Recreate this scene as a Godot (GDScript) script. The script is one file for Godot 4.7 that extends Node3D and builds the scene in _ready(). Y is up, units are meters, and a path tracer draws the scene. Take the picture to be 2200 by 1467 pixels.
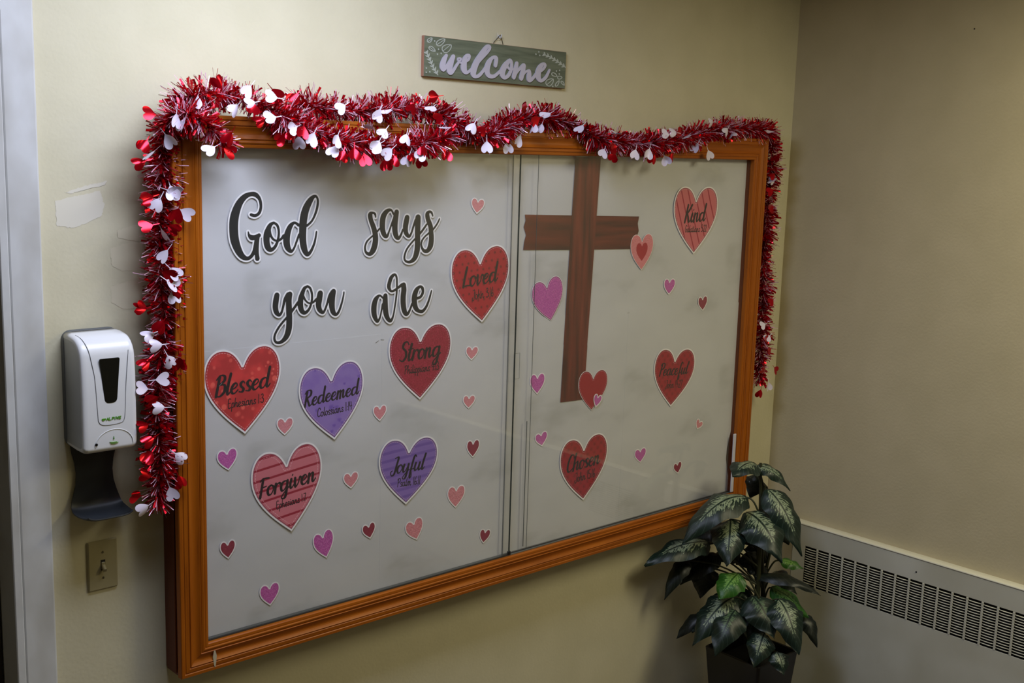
extends Node3D
# A hallway corner: glass-fronted notice board with paper hearts, tinsel garlands, welcome plaque, hand sanitizer, plant and wall heater.
# Metres; the board wall is z = 0, the right wall x = 0, the floor y = 0.

const XL := -2.416      # frame, outer left
const XR := -0.2526     # frame, outer right
const YT := 2.12        # frame, outer top
const YB := 0.82        # frame, outer bottom
const ZF := 0.0874      # front of the frame
const FW := 0.0711      # width of the frame moulding

var M := {}
var used := {}
var rng := RandomNumberGenerator.new()
var heart_shape := PackedVector2Array()

func _ready():
	rng.seed = 7
	setup_camera_and_light()
	materials()
	room()
	display_case()
	papers()
	staples()
	cross()
	words()
	hearts()
	plaque()
	dispenser()
	light_switch()
	heater()
	planter()
	garlands()

# ------------------------------------------------------------------ camera, light, exposure
func setup_camera_and_light():
	var cam := Camera3D.new()
	cam.name = "camera"
	cam.fov = rad_to_deg(2.0 * atan(733.5 / 2507.6))
	cam.near = 0.05
	cam.basis = Basis(Vector3.UP, -0.740276) * Basis(Vector3.RIGHT, -0.166054) * Basis(Vector3.BACK, 0.029646)
	cam.position = Vector3(-3.58711, 2.072576, 2.476244)
	add_child(cam)
	cam.current = true
	var we := WorldEnvironment.new()
	we.name = "surroundings"
	var e := Environment.new()
	e.background_mode = Environment.BG_COLOR
	e.background_color = Color(0.02, 0.02, 0.02)
	e.ambient_light_source = Environment.AMBIENT_SOURCE_DISABLED
	e.tonemap_mode = Environment.TONE_MAPPER_LINEAR
	e.tonemap_exposure = 1.0
	e.sdfgi_enabled = true
	e.ssao_enabled = true
	e.ssil_enabled = true
	we.environment = e
	add_child(we)
	# cool ceiling light above the left end of the board, near the wall
	ceiling_light(Vector3(-2.27, 2.72, 0.68), Vector2(0.9, 0.46), Color(0.865, 0.90, 1.0), 2.46, "cool white ceiling light panel close to the notice board wall")
	# warmer, weaker light further into the hallway
	ceiling_light(Vector3(-0.50, 2.72, 2.0), Vector2(0.6, 1.2), Color(1.0, 0.965, 0.81), 2.75, "warm ceiling light panel further into the hallway")

func ceiling_light(p: Vector3, s: Vector2, c: Color, energy: float, label: String):
	var t := thing("ceiling_light", label, "light", p)
	var st := begin()
	bevel_box(st, Vector3(0, 0.0, 0), Vector3(s.x + 0.05, 0.05, s.y + 0.05), 0.006)
	part(st, "housing", flat_mat(Color(0.85, 0.85, 0.83), 0.5), t)
	var m := StandardMaterial3D.new()
	m.albedo_color = Color(0.9, 0.9, 0.9)
	m.emission_enabled = true
	m.emission = c
	m.emission_energy_multiplier = 1.2
	st = begin()
	bevel_box(st, Vector3(0, -0.028, 0), Vector3(s.x, 0.006, s.y), 0.002)
	part(st, "diffuser", m, t)
	var l := AreaLight3D.new()
	l.name = "panel_light"
	l.area_size = s
	l.light_color = c
	l.light_energy = energy
	l.area_range = 12.0
	l.area_attenuation = 2.0
	l.shadow_enabled = true
	l.position = p + Vector3(0, -0.036, 0)
	l.rotation = Vector3(-PI / 2, 0, 0)
	add_child(l)

# ------------------------------------------------------------------ naming
func numbered(n: String) -> String:
	var k = used.get(n, 0)
	used[n] = k + 1
	return n if k == 0 else "%s_%03d" % [n, k]

func tag(o: Node, label: String, category: String, group := "", kind := ""):
	o.set_meta("label", label)
	o.set_meta("category", category)
	if group != "":
		o.set_meta("group", group)
	if kind != "":
		o.set_meta("kind", kind)

func thing(called: String, label: String, category: String, p := Vector3.ZERO, group := "", kind := "") -> Node3D:
	var o := Node3D.new()
	o.name = numbered(called)
	o.position = p
	tag(o, label, category, group, kind)
	add_child(o)
	return o

func part(st, called: String, mat: Material, parent: Node, label := "") -> MeshInstance3D:
	var o := MeshInstance3D.new()
	o.name = called
	o.mesh = st if st is Mesh else st.commit()
	o.material_override = mat
	if label != "":
		o.set_meta("label", label)
	parent.add_child(o, true)
	return o

# ------------------------------------------------------------------ mesh helpers
func begin() -> SurfaceTool:
	var st := SurfaceTool.new()
	st.begin(Mesh.PRIMITIVE_TRIANGLES)
	return st

func vert(st: SurfaceTool, p: Vector3, n: Vector3, uv := Vector2.ZERO):
	st.set_normal(n)
	st.set_uv(uv)
	st.add_vertex(p)

func tri(st: SurfaceTool, a: Vector3, b: Vector3, c: Vector3, n: Vector3, ua := Vector2.ZERO, ub := Vector2.ZERO, uc := Vector2.ZERO):
	if (b - a).cross(c - a).dot(n) > 0.0:
		vert(st, a, n, ua); vert(st, c, n, uc); vert(st, b, n, ub)
	else:
		vert(st, a, n, ua); vert(st, b, n, ub); vert(st, c, n, uc)

func quad(st: SurfaceTool, a: Vector3, b: Vector3, c: Vector3, d: Vector3, n: Vector3, uv := []):
	if uv.size() == 4:
		tri(st, a, b, c, n, uv[0], uv[1], uv[2]); tri(st, a, c, d, n, uv[0], uv[2], uv[3])
	else:
		tri(st, a, b, c, n); tri(st, a, c, d, n)

func smooth_tri(st: SurfaceTool, p: Array, n: Array, uv: Array):
	var g: Vector3 = n[0] + n[1] + n[2]
	var o := [0, 1, 2]
	if (p[1] - p[0]).cross(p[2] - p[0]).dot(g) > 0.0:
		o = [0, 2, 1]
	for k in o:
		vert(st, p[k], n[k], uv[k])

func bevel_box(st: SurfaceTool, c: Vector3, s: Vector3, r: float, long_axis := 0):
	var h := s * 0.5
	r = minf(r, minf(h.x, minf(h.y, h.z)) * 0.98)
	var at := func(sx: int, sy: int, sz: int, ax: int) -> Vector3:
		var q := [sx * h.x, sy * h.y, sz * h.z]
		var sg := [sx, sy, sz]
		for k in 3:
			if k != ax:
				q[k] -= sg[k] * r
		return c + Vector3(q[0], q[1], q[2])
	for ax in 3:
		var b := (ax + 1) % 3
		var d := (ax + 2) % 3
		for s0 in [-1, 1]:
			var n := Vector3.ZERO
			n[ax] = s0
			var pts := []
			var uvs := []
			for e in [[-1, -1], [1, -1], [1, 1], [-1, 1]]:
				var sg := [0, 0, 0]
				sg[ax] = s0; sg[b] = e[0]; sg[d] = e[1]
				var p: Vector3 = at.call(sg[0], sg[1], sg[2], ax)
				pts.append(p)
				if long_axis == ax:
					uvs.append(Vector2(p[b], p[d]))
				elif long_axis == b:
					uvs.append(Vector2(p[b], p[d]))
				else:
					uvs.append(Vector2(p[d], p[b]))
			quad(st, pts[0], pts[1], pts[2], pts[3], n, uvs)
			# edges shared by ax and b
			for s1 in [-1, 1]:
				var nn := Vector3.ZERO
				nn[ax] = s0; nn[b] = s1
				nn = nn.normalized()
				var sa := [0, 0, 0]
				sa[ax] = s0; sa[b] = s1; sa[d] = -1
				var sb := sa.duplicate()
				sb[d] = 1
				var e0: Vector3 = at.call(sa[0], sa[1], sa[2], ax)
				var e1: Vector3 = at.call(sb[0], sb[1], sb[2], ax)
				var e2: Vector3 = at.call(sb[0], sb[1], sb[2], b)
				var e3: Vector3 = at.call(sa[0], sa[1], sa[2], b)
				quad(st, e0, e1, e2, e3, nn, [Vector2(e0[long_axis], 0), Vector2(e1[long_axis], 0), Vector2(e2[long_axis], r), Vector2(e3[long_axis], r)])
	for sx in [-1, 1]:
		for sy in [-1, 1]:
			for sz in [-1, 1]:
				tri(st, at.call(sx, sy, sz, 0), at.call(sx, sy, sz, 1), at.call(sx, sy, sz, 2), Vector3(sx, sy, sz).normalized())

# rings of equal count joined into a skin; smooth normals from the ring centres
func loft(st: SurfaceTool, rings: Array, cap_start := true, cap_end := true):
	var m: int = rings[0].size()
	var N := []
	var mid := []
	for r in rings:
		var c := Vector3.ZERO
		for p in r:
			c += p
		mid.append(c / m)
	for i in rings.size():
		var row := []
		for j in m:
			var a: Vector3 = rings[i][(j + 1) % m] - rings[i][(j + m - 1) % m]
			var b: Vector3 = rings[mini(i + 1, rings.size() - 1)][j] - rings[maxi(i - 1, 0)][j]
			var n := a.cross(b).normalized()
			if n.dot(rings[i][j] - mid[i]) < 0.0:
				n = -n
			row.append(n)
		N.append(row)
	for i in rings.size() - 1:
		for j in m:
			var k := (j + 1) % m
			var uv := [Vector2(float(j) / m, i), Vector2(float(j + 1) / m, i), Vector2(float(j + 1) / m, i + 1), Vector2(float(j) / m, i + 1)]
			smooth_tri(st, [rings[i][j], rings[i][k], rings[i + 1][k]], [N[i][j], N[i][k], N[i + 1][k]], [uv[0], uv[1], uv[2]])
			smooth_tri(st, [rings[i][j], rings[i + 1][k], rings[i + 1][j]], [N[i][j], N[i + 1][k], N[i + 1][j]], [uv[0], uv[2], uv[3]])
	for e in [[cap_start, 0, 1], [cap_end, rings.size() - 1, rings.size() - 2]]:
		if e[0]:
			var n: Vector3 = (mid[e[1]] - mid[e[2]]).normalized()
			for j in m:
				tri(st, mid[e[1]], rings[e[1]][j], rings[e[1]][(j + 1) % m], n)

func tube(st: SurfaceTool, pts: Array, r0: float, r1: float, sides := 8):
	var rings := []
	var up := Vector3(0.31, 0.17, 0.93)
	for i in pts.size():
		var t: Vector3 = (pts[mini(i + 1, pts.size() - 1)] - pts[maxi(i - 1, 0)]).normalized()
		var a := t.cross(up).normalized()
		var b := t.cross(a).normalized()
		var r := lerpf(r0, r1, float(i) / maxf(1.0, pts.size() - 1))
		var ring := PackedVector3Array()
		for k in sides:
			var w := TAU * k / sides
			ring.append(pts[i] + (a * cos(w) + b * sin(w)) * r)
		rings.append(ring)
	loft(st, rings)

func smooth_path(p: Array, steps: int) -> Array:
	var out := []
	for i in p.size() - 1:
		var a = p[maxi(i - 1, 0)]
		var d = p[mini(i + 2, p.size() - 1)]
		for k in steps:
			out.append(p[i].cubic_interpolate(p[i + 1], a, d, float(k) / steps))
	out.append(p[p.size() - 1])
	return out

# a thin sheet with the given outline; z rises towards the rim by curl
func sheet(outline: PackedVector2Array, centre: Vector2, z: float, thick: float, curl := 0.0, reach := 1.0, box := Rect2(0, 0, 1, 1)) -> ArrayMesh:
	var st := begin()
	var rings := [1.0, 0.7, 0.4, 0.0]
	var n := outline.size()
	var at := func(i: int, s: float) -> Vector3:
		var p := centre + (outline[i % n] - centre) * s
		var q := (p - centre).length() / reach
		return Vector3(p.x, p.y, z + thick + curl * q * q)
	var uv := func(p: Vector3) -> Vector2:
		return Vector2((p.x - box.position.x) / box.size.x, 1.0 - (p.y - box.position.y) / box.size.y)
	var nrm := func(p: Vector3) -> Vector3:
		var q := Vector2(p.x, p.y) - centre
		var g := q * (2.0 * curl / (reach * reach))
		return Vector3(-g.x, -g.y, 1).normalized()
	for i in n:
		for k in rings.size() - 1:
			var a: Vector3 = at.call(i, rings[k])
			var b: Vector3 = at.call(i + 1, rings[k])
			var c: Vector3 = at.call(i + 1, rings[k + 1])
			var d: Vector3 = at.call(i, rings[k + 1])
			smooth_tri(st, [a, b, c], [nrm.call(a), nrm.call(b), nrm.call(c)], [uv.call(a), uv.call(b), uv.call(c)])
			if k < rings.size() - 2:
				smooth_tri(st, [a, c, d], [nrm.call(a), nrm.call(c), nrm.call(d)], [uv.call(a), uv.call(c), uv.call(d)])
		var p0: Vector3 = at.call(i, 1.0)
		var p1: Vector3 = at.call(i + 1, 1.0)
		var e := Vector2(p1.x - p0.x, p1.y - p0.y)
		var on := Vector3(e.y, -e.x, 0).normalized()
		if on.dot(p0 - Vector3(centre.x, centre.y, p0.z)) < 0.0:
			on = -on
		quad(st, p0, p1, p1 - Vector3(0, 0, thick), p0 - Vector3(0, 0, thick), on)
	return st.commit()

# a flat outline of any shape, a little in front of z = 0
func flat_shape(outline: PackedVector2Array, z: float) -> ArrayMesh:
	var st := begin()
	var ids := Geometry2D.triangulate_polygon(outline)
	for i in ids.size() / 3:
		var p := []
		for k in 3:
			p.append(Vector3(outline[ids[i * 3 + k]].x, outline[ids[i * 3 + k]].y, z))
		tri(st, p[0], p[1], p[2], Vector3(0, 0, 1))
	return st.commit()

# pen strokes (x, y, half width) grown by `grow`, meshed as one flat shape between z0 and z1 (marching squares)
func ink(strokes: Array, grow: float, cell: float, z0: float, z1: float, smooth := 5) -> ArrayMesh:
	var segs := []
	var lo := Vector2(1e9, 1e9)
	var hi := Vector2(-1e9, -1e9)
	for s in strokes:
		var p = smooth_path(s, smooth) if smooth > 1 and s.size() > 2 else s
		for i in p.size() - 1:
			segs.append([p[i], p[i + 1]])
		for q in p:
			lo = lo.min(Vector2(q.x, q.y) - Vector2.ONE * (q.z + grow))
			hi = hi.max(Vector2(q.x, q.y) + Vector2.ONE * (q.z + grow))
	lo -= Vector2.ONE * cell * 2.0
	var nx := int((hi.x - lo.x) / cell) + 4
	var ny := int((hi.y - lo.y) / cell) + 4
	var F := PackedFloat32Array()
	F.resize(nx * ny)
	F.fill(1.0)
	for s in segs:
		var a := Vector2(s[0].x, s[0].y)
		var b := Vector2(s[1].x, s[1].y)
		var ra: float = s[0].z + grow
		var rb: float = s[1].z + grow
		var R := maxf(ra, rb) + cell * 1.6
		var ab := b - a
		var l2 := maxf(ab.length_squared(), 1e-12)
		var x0 := maxi(0, int((minf(a.x, b.x) - R - lo.x) / cell))
		var x1 := mini(nx - 1, int((maxf(a.x, b.x) + R - lo.x) / cell) + 1)
		var y0 := maxi(0, int((minf(a.y, b.y) - R - lo.y) / cell))
		var y1 := mini(ny - 1, int((maxf(a.y, b.y) + R - lo.y) / cell) + 1)
		for y in range(y0, y1 + 1):
			for x in range(x0, x1 + 1):
				var p := lo + Vector2(x, y) * cell
				var t := clampf((p - a).dot(ab) / l2, 0.0, 1.0)
				var v := p.distance_to(a + ab * t) - lerpf(ra, rb, t)
				if v < F[y * nx + x]:
					F[y * nx + x] = v
	var st := begin()
	var N := Vector3(0, 0, 1)
	for y in ny - 1:
		var run := -1
		for x in nx:
			var full := false
			var any := false
			var f := []
			if x < nx - 1:
				f = [F[y * nx + x], F[y * nx + x + 1], F[(y + 1) * nx + x + 1], F[(y + 1) * nx + x]]
				full = f[0] < 0.0 and f[1] < 0.0 and f[2] < 0.0 and f[3] < 0.0
				any = f[0] < 0.0 or f[1] < 0.0 or f[2] < 0.0 or f[3] < 0.0
			if full:
				if run < 0:
					run = x
				continue
			if run >= 0:
				var q0 := lo + Vector2(run, y) * cell
				var q1 := lo + Vector2(x, y + 1) * cell
				quad(st, Vector3(q0.x, q0.y, z1), Vector3(q1.x, q0.y, z1), Vector3(q1.x, q1.y, z1), Vector3(q0.x, q1.y, z1), N)
				run = -1
			if not any:
				continue
			var co := [Vector2(x, y), Vector2(x + 1, y), Vector2(x + 1, y + 1), Vector2(x, y + 1)]
			var poly := []
			var cut := []
			for k in 4:
				var k2 := (k + 1) % 4
				if f[k] < 0.0:
					poly.append(lo + co[k] * cell)
				if (f[k] < 0.0) != (f[k2] < 0.0):
					var w: float = f[k] / (f[k] - f[k2])
					var c: Vector2 = lo + (co[k] + (co[k2] - co[k]) * w) * cell
					poly.append(c)
					cut.append(c)
			for k in range(1, poly.size() - 1):
				tri(st, Vector3(poly[0].x, poly[0].y, z1), Vector3(poly[k].x, poly[k].y, z1), Vector3(poly[k + 1].x, poly[k + 1].y, z1), N)
			if cut.size() == 2:
				var e: Vector2 = cut[1] - cut[0]
				var on := Vector2(e.y, -e.x).normalized()
				var inside: Vector2 = poly[0] if f[0] < 0.0 else (cut[0] + cut[1]) * 0.5
				var ctr := Vector2.ZERO
				for q in poly:
					ctr += q
				ctr /= poly.size()
				if on.dot((cut[0] + cut[1]) * 0.5 - ctr) < 0.0:
					on = -on
				quad(st, Vector3(cut[0].x, cut[0].y, z0), Vector3(cut[1].x, cut[1].y, z0), Vector3(cut[1].x, cut[1].y, z1), Vector3(cut[0].x, cut[0].y, z1), Vector3(on.x, on.y, 0))
	return st.commit()

# ------------------------------------------------------------------ materials
func flat_mat(c: Color, rough := 0.6, spec := 0.5) -> StandardMaterial3D:
	var m := StandardMaterial3D.new()
	m.albedo_color = c
	m.roughness = rough
	m.metallic_specular = spec
	return m

func noise_tex(freq: float, size: int, ramp: Array, normal := 0.0, octaves := 4, sd := 1) -> NoiseTexture2D:
	var f := FastNoiseLite.new()
	f.noise_type = FastNoiseLite.TYPE_SIMPLEX_SMOOTH
	f.frequency = freq
	f.fractal_octaves = octaves
	f.seed = sd
	var t := NoiseTexture2D.new()
	t.width = size
	t.height = size
	t.seamless = true
	t.noise = f
	if normal > 0.0:
		t.as_normal_map = true
		t.bump_strength = normal
	elif ramp.size():
		var g := Gradient.new()
		g.offsets = PackedFloat32Array()
		g.colors = PackedColorArray()
		var off := PackedFloat32Array()
		var col := PackedColorArray()
		for k in ramp.size():
			off.append(ramp[k][0])
			col.append(ramp[k][1])
		g.offsets = off
		g.colors = col
		t.color_ramp = g
	return t

func wall_mat(c: Color) -> StandardMaterial3D:
	var m := flat_mat(c, 0.62, 0.35)
	m.albedo_texture = noise_tex(0.006, 512, [[0.0, Color(0.965, 0.965, 0.955)], [1.0, Color(1, 1, 1)]], 0.0, 5, 3)
	m.normal_enabled = true
	m.normal_texture = noise_tex(0.11, 512, [], 2.0, 3, 4)
	m.normal_scale = 0.10
	m.uv1_triplanar = true
	m.uv1_world_triplanar = true
	m.uv1_scale = Vector3.ONE * 1.4
	return m

func materials():
	M.wall = wall_mat(Color(0.825, 0.795, 0.68))
	M.wall_tan = wall_mat(Color(0.775, 0.73, 0.61))
	M.trim = flat_mat(Color(0.81, 0.81, 0.80), 0.45)
	M.trim.albedo_texture = noise_tex(0.01, 256, [[0.0, Color(0.90, 0.89, 0.87)], [0.6, Color(1, 1, 1)], [1.0, Color(1, 1, 1)]], 0.0, 5, 9)
	M.trim.uv1_triplanar = true
	M.trim.uv1_scale = Vector3(2, 1.2, 2)
	M.spackle = flat_mat(Color(0.85, 0.825, 0.75), 0.75)
	M.spackle_faint = flat_mat(Color(0.83, 0.795, 0.68), 0.7)
	var wood := flat_mat(Color(1, 1, 1), 0.44, 0.38)
	wood.albedo_texture = noise_tex(0.012, 512, [[0.0, Color(0.53, 0.265, 0.02)], [0.35, Color(0.605, 0.315, 0.025)], [0.65, Color(0.625, 0.33, 0.03)], [1.0, Color(0.665, 0.365, 0.045)]], 0.0, 5, 12)
	wood.uv1_scale = Vector3(0.55, 9.0, 1)
	wood.clearcoat_enabled = true
	wood.clearcoat = 0.12
	wood.clearcoat_roughness = 0.3
	M.wood = wood
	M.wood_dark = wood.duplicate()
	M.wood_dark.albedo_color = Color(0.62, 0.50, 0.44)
	M.paper = flat_mat(Color(0.815, 0.815, 0.82), 0.8, 0.3)
	M.paper.albedo_texture = noise_tex(0.004, 512, [[0.0, Color(0.88, 0.88, 0.87)], [0.35, Color(0.97, 0.97, 0.97)], [1.0, Color(1, 1, 1)]], 0.0, 6, 21)
	M.paper.uv1_triplanar = true
	M.paper.uv1_scale = Vector3(1.1, 2.4, 1.0)
	M.card = flat_mat(Color(0.95, 0.94, 0.94), 0.75, 0.3)
	M.ink = flat_mat(Color(0.065, 0.065, 0.08), 0.6, 0.4)
	M.glass = StandardMaterial3D.new()
	M.glass.transparency = BaseMaterial3D.TRANSPARENCY_ALPHA
	M.glass.albedo_color = Color(0.80, 0.82, 0.80, 0.012)
	M.glass.roughness = 0.03
	M.glass.metallic_specular = 0.45
	M.glass_edge = flat_mat(Color(0.13, 0.16, 0.15), 0.25)
	M.alu = flat_mat(Color(0.42, 0.43, 0.42), 0.35)
	M.alu.metallic = 0.6
	M.black = flat_mat(Color(0.05, 0.05, 0.055), 0.5)
	M.steel = flat_mat(Color(0.6, 0.6, 0.62), 0.3)
	M.steel.metallic = 0.9

# ------------------------------------------------------------------ the room
func slab(called: String, label: String, cat: String, c: Vector3, s: Vector3, mat: Material) -> MeshInstance3D:
	var st := begin()
	bevel_box(st, c, s, 0.0)
	var o := part(st, called, mat, self)
	used[called] = 1
	tag(o, label, cat, "", "structure")
	return o

func room():
	# board wall with a doorway at the left: right of it, above it, left of it
	var back := thing("wall_back", "cream painted wall that carries the notice board", "wall", Vector3.ZERO, "", "structure")
	var st := begin()
	bevel_box(st, Vector3(-1.365, 1.375, -0.06), Vector3(2.77, 2.75, 0.12), 0.0)
	bevel_box(st, Vector3(-3.2, 2.545, -0.06), Vector3(0.9, 0.41, 0.12), 0.0)
	bevel_box(st, Vector3(-4.385, 1.375, -0.06), Vector3(1.47, 2.75, 0.12), 0.0)
	part(st, "plaster", M.wall, back)
	var patches := [[Vector2(-2.6394, 1.9295), Vector2(-2.5925, 1.9409), Vector2(-2.5414, 1.9506), Vector2(-2.533, 1.9205), Vector2(-2.54, 1.8955), Vector2(-2.5998, 1.8718), Vector2(-2.6373, 1.8777)], [Vector2(-2.6171, 1.9479), Vector2(-2.5768, 1.9606), Vector2(-2.5263, 1.9715), Vector2(-2.5297, 1.9635), Vector2(-2.577, 1.9527), Vector2(-2.6073, 1.9449)], [Vector2(-2.5053, 1.8644), Vector2(-2.4753, 1.8728), Vector2(-2.4472, 1.8763), Vector2(-2.446, 1.8369), Vector2(-2.4761, 1.842), Vector2(-2.5057, 1.8491)], [Vector2(-2.5233, 1.8242), Vector2(-2.487, 1.8362), Vector2(-2.4481, 1.837), Vector2(-2.4497, 1.7746), Vector2(-2.4972, 1.7749), Vector2(-2.5201, 1.7883)], [Vector2(-2.5235, 1.7423), Vector2(-2.4892, 1.7517), Vector2(-2.4502, 1.7516), Vector2(-2.4517, 1.6886), Vector2(-2.4973, 1.6898), Vector2(-2.5224, 1.7061)]]
	for k in patches.size():
		var rough := PackedVector2Array()
		var c := Vector2.ZERO
		for p in patches[k]:
			c += p
		c /= patches[k].size()
		for i in patches[k].size():
			for j in 14:
				var p: Vector2 = patches[k][i].lerp(patches[k][(i + 1) % patches[k].size()], j / 14.0)
				rough.append(p + Vector2(rng.randf_range(-1, 1), rng.randf_range(-1, 1)) * 0.0013)
		var sm: StandardMaterial3D = M.spackle if k < 2 else M.spackle_faint if M.has("spackle_faint") else M.spackle
		part(flat_shape(rough, 0.0004), "spackle_patch", sm, back, "whitish unpainted spackle patch")
	var wr := slab("wall_right", "tan painted wall above the convector heater", "wall", Vector3(0.06, 1.375, 2.6), Vector3(0.12, 2.75, 5.44), M.wall_tan)
	st = begin()
	tube(st, [Vector3(0.001, 2.475, 0.65), Vector3(-0.0012, 2.475, 0.65)], 0.0032, 0.0020, 7)
	part(st, "nail_hole", M.black, wr, "small dark nail hole")
	slab("wall_left", "cream wall at the far left end of the hallway", "wall", Vector3(-5.18, 1.375, 2.6), Vector3(0.12, 2.75, 5.44), M.wall)
	slab("wall_front", "cream wall opposite the notice board", "wall", Vector3(-2.56, 1.375, 5.26), Vector3(5.12, 2.75, 0.12), M.wall)
	var fl := flat_mat(Color(0.36, 0.31, 0.25), 0.4)
	fl.albedo_texture = noise_tex(0.02, 512, [[0.0, Color(0.8, 0.8, 0.8)], [1.0, Color(1, 1, 1)]], 0.0, 5, 31)
	fl.uv1_triplanar = true
	slab("floor", "brown vinyl floor of the hallway", "floor", Vector3(-2.56, -0.05, 2.6), Vector3(5.4, 0.1, 5.6), fl)
	slab("ceiling", "off white ceiling of the hallway", "ceiling", Vector3(-2.56, 2.80, 2.6), Vector3(5.4, 0.1, 5.6), flat_mat(Color(0.80, 0.79, 0.75), 0.8))
	# skirting board under the notice board
	st = begin()
	bevel_box(st, Vector3(-1.34, 0.05, 0.007), Vector3(2.66, 0.1, 0.014), 0.003)
	var bb := part(st, "baseboard_back", M.trim, self)
	tag(bb, "white baseboard along the notice board wall", "baseboard", "", "structure")
	# door casing: right leg, head, left leg with mitred corners
	var d := thing("door_1", "white painted doorway casing beside the hand sanitizer", "door", Vector3.ZERO, "", "structure")
	var x0 := -2.745
	var x1 := -3.655
	var yt := 2.305
	var w := 0.068
	var prof := [Vector2(0.0, 0.0), Vector2(0.0, 0.015), Vector2(0.0015, 0.0175), Vector2(0.004, 0.019), Vector2(0.064, 0.019), Vector2(0.0665, 0.0182), Vector2(w, 0.016), Vector2(w, 0.0)]
	casing(d, [Vector2(x0, 0.0), Vector2(x0, yt), Vector2(x1, yt), Vector2(x1, 0.0)], prof)
	# jambs and the transom bar
	st = begin()
	bevel_box(st, Vector3(x0 - 0.009, yt * 0.5, -0.045), Vector3(0.018, yt, 0.13), 0.002)
	part(st, "jamb", M.trim, d)
	st = begin()
	bevel_box(st, Vector3(x1 + 0.009, yt * 0.5, -0.045), Vector3(0.018, yt, 0.13), 0.002)
	part(st, "jamb", M.trim, d)
	st = begin()
	bevel_box(st, Vector3((x0 + x1) * 0.5, yt - 0.009, -0.045), Vector3(x0 - x1, 0.018, 0.13), 0.002)
	part(st, "head_jamb", M.trim, d)
	st = begin()
	bevel_box(st, Vector3((x0 + x1) * 0.5, 2.076, -0.04), Vector3(x0 - x1 - 0.03, 0.028, 0.085), 0.003)
	part(st, "transom_bar", M.trim, d)
	st = begin()
	bevel_box(st, Vector3((x0 + x1) * 0.5, 1.03, -0.085), Vector3(x0 - x1 - 0.04, 2.055, 0.04), 0.003)
	var leaf := part(st, "door_leaf", flat_mat(Color(0.15, 0.12, 0.095), 0.5), d, "dark brown door leaf")
	st = begin()
	var k := []
	for i in 9:
		k.append(Vector3(-3.56, 1.0, -0.065) + Vector3(0, 0, 0.05 * sin(i / 8.0 * PI * 0.5)) + Vector3(0.012 * i, 0, 0))
	tube(st, k, 0.011, 0.009, 8)
	part(st, "handle", M.steel, leaf)
	st = begin()
	bevel_box(st, Vector3((x0 + x1) * 0.5, 2.19, -0.07), Vector3(x0 - x1 - 0.04, 0.20, 0.006), 0.001)
	part(st, "transom_pane", flat_mat(Color(0.22, 0.2, 0.18), 0.15), d, "dark transom pane")

func casing(parent: Node3D, path: Array, prof: Array):
	# moulding outside the opening whose edge is the path; right leg, head, left leg
	var out_dir := [Vector2(1, 0), Vector2(0, 1), Vector2(-1, 0)]
	for s in 3:
		var st := begin()
		for i in prof.size() - 1:
			var q := []
			for e in [[i, 0], [i + 1, 0], [i + 1, 1], [i, 1]]:
				var a: float = prof[e[0]].x
				var corner: Vector2 = path[s + e[1]]
				var off := Vector2.ZERO
				for o in [s - 1 + e[1], s + e[1]]:
					if o >= 0 and o < 3:
						off += out_dir[o] * a
				q.append(Vector3(corner.x + off.x, corner.y + off.y, prof[e[0]].y))
			var t: Vector2 = prof[i + 1] - prof[i]
			var n2 := Vector2(-t.y, t.x).normalized()
			var n := Vector3(out_dir[s].x * n2.x, out_dir[s].y * n2.x, n2.y)
			quad(st, q[0], q[1], q[2], q[3], n)
		part(st, "casing", M.trim, parent)

# ------------------------------------------------------------------ the glazed display case
func moulding_profile() -> Array:
	# (distance in from the outer edge, height in front of the wall)
	var p := [Vector2(0.0, 0.068), Vector2(0.0, 0.0845), Vector2(0.0015, 0.0865), Vector2(0.008, 0.0866), Vector2(0.0095, 0.0855), Vector2(0.010, 0.0848), Vector2(0.0114, 0.0848), Vector2(0.0122, 0.0862)]
	p.append_array([Vector2(0.020, 0.0868), Vector2(0.0212, 0.0858), Vector2(0.0216, 0.0843), Vector2(0.0230, 0.0843), Vector2(0.0238, 0.0850)])
	for i in 9:
		var t := i / 8.0
		p.append(Vector2(lerpf(0.0245, 0.050, t), 0.0868 - 0.0052 * sin(t * PI)))
	p.append_array([Vector2(0.0512, 0.0856), Vector2(0.0518, 0.0844), Vector2(0.0530, 0.0844), Vector2(0.0538, 0.0860)])
	for i in 5:
		var t := i / 4.0
		p.append(Vector2(lerpf(0.055, 0.061, t), 0.0862 + 0.0012 * sin(t * PI)))
	p.append_array([Vector2(0.0616, 0.0848), Vector2(0.0626, 0.0848), Vector2(0.0634, 0.0856), Vector2(0.0690, 0.0850), Vector2(FW, 0.0825), Vector2(FW, 0.068)])
	return p

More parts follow.
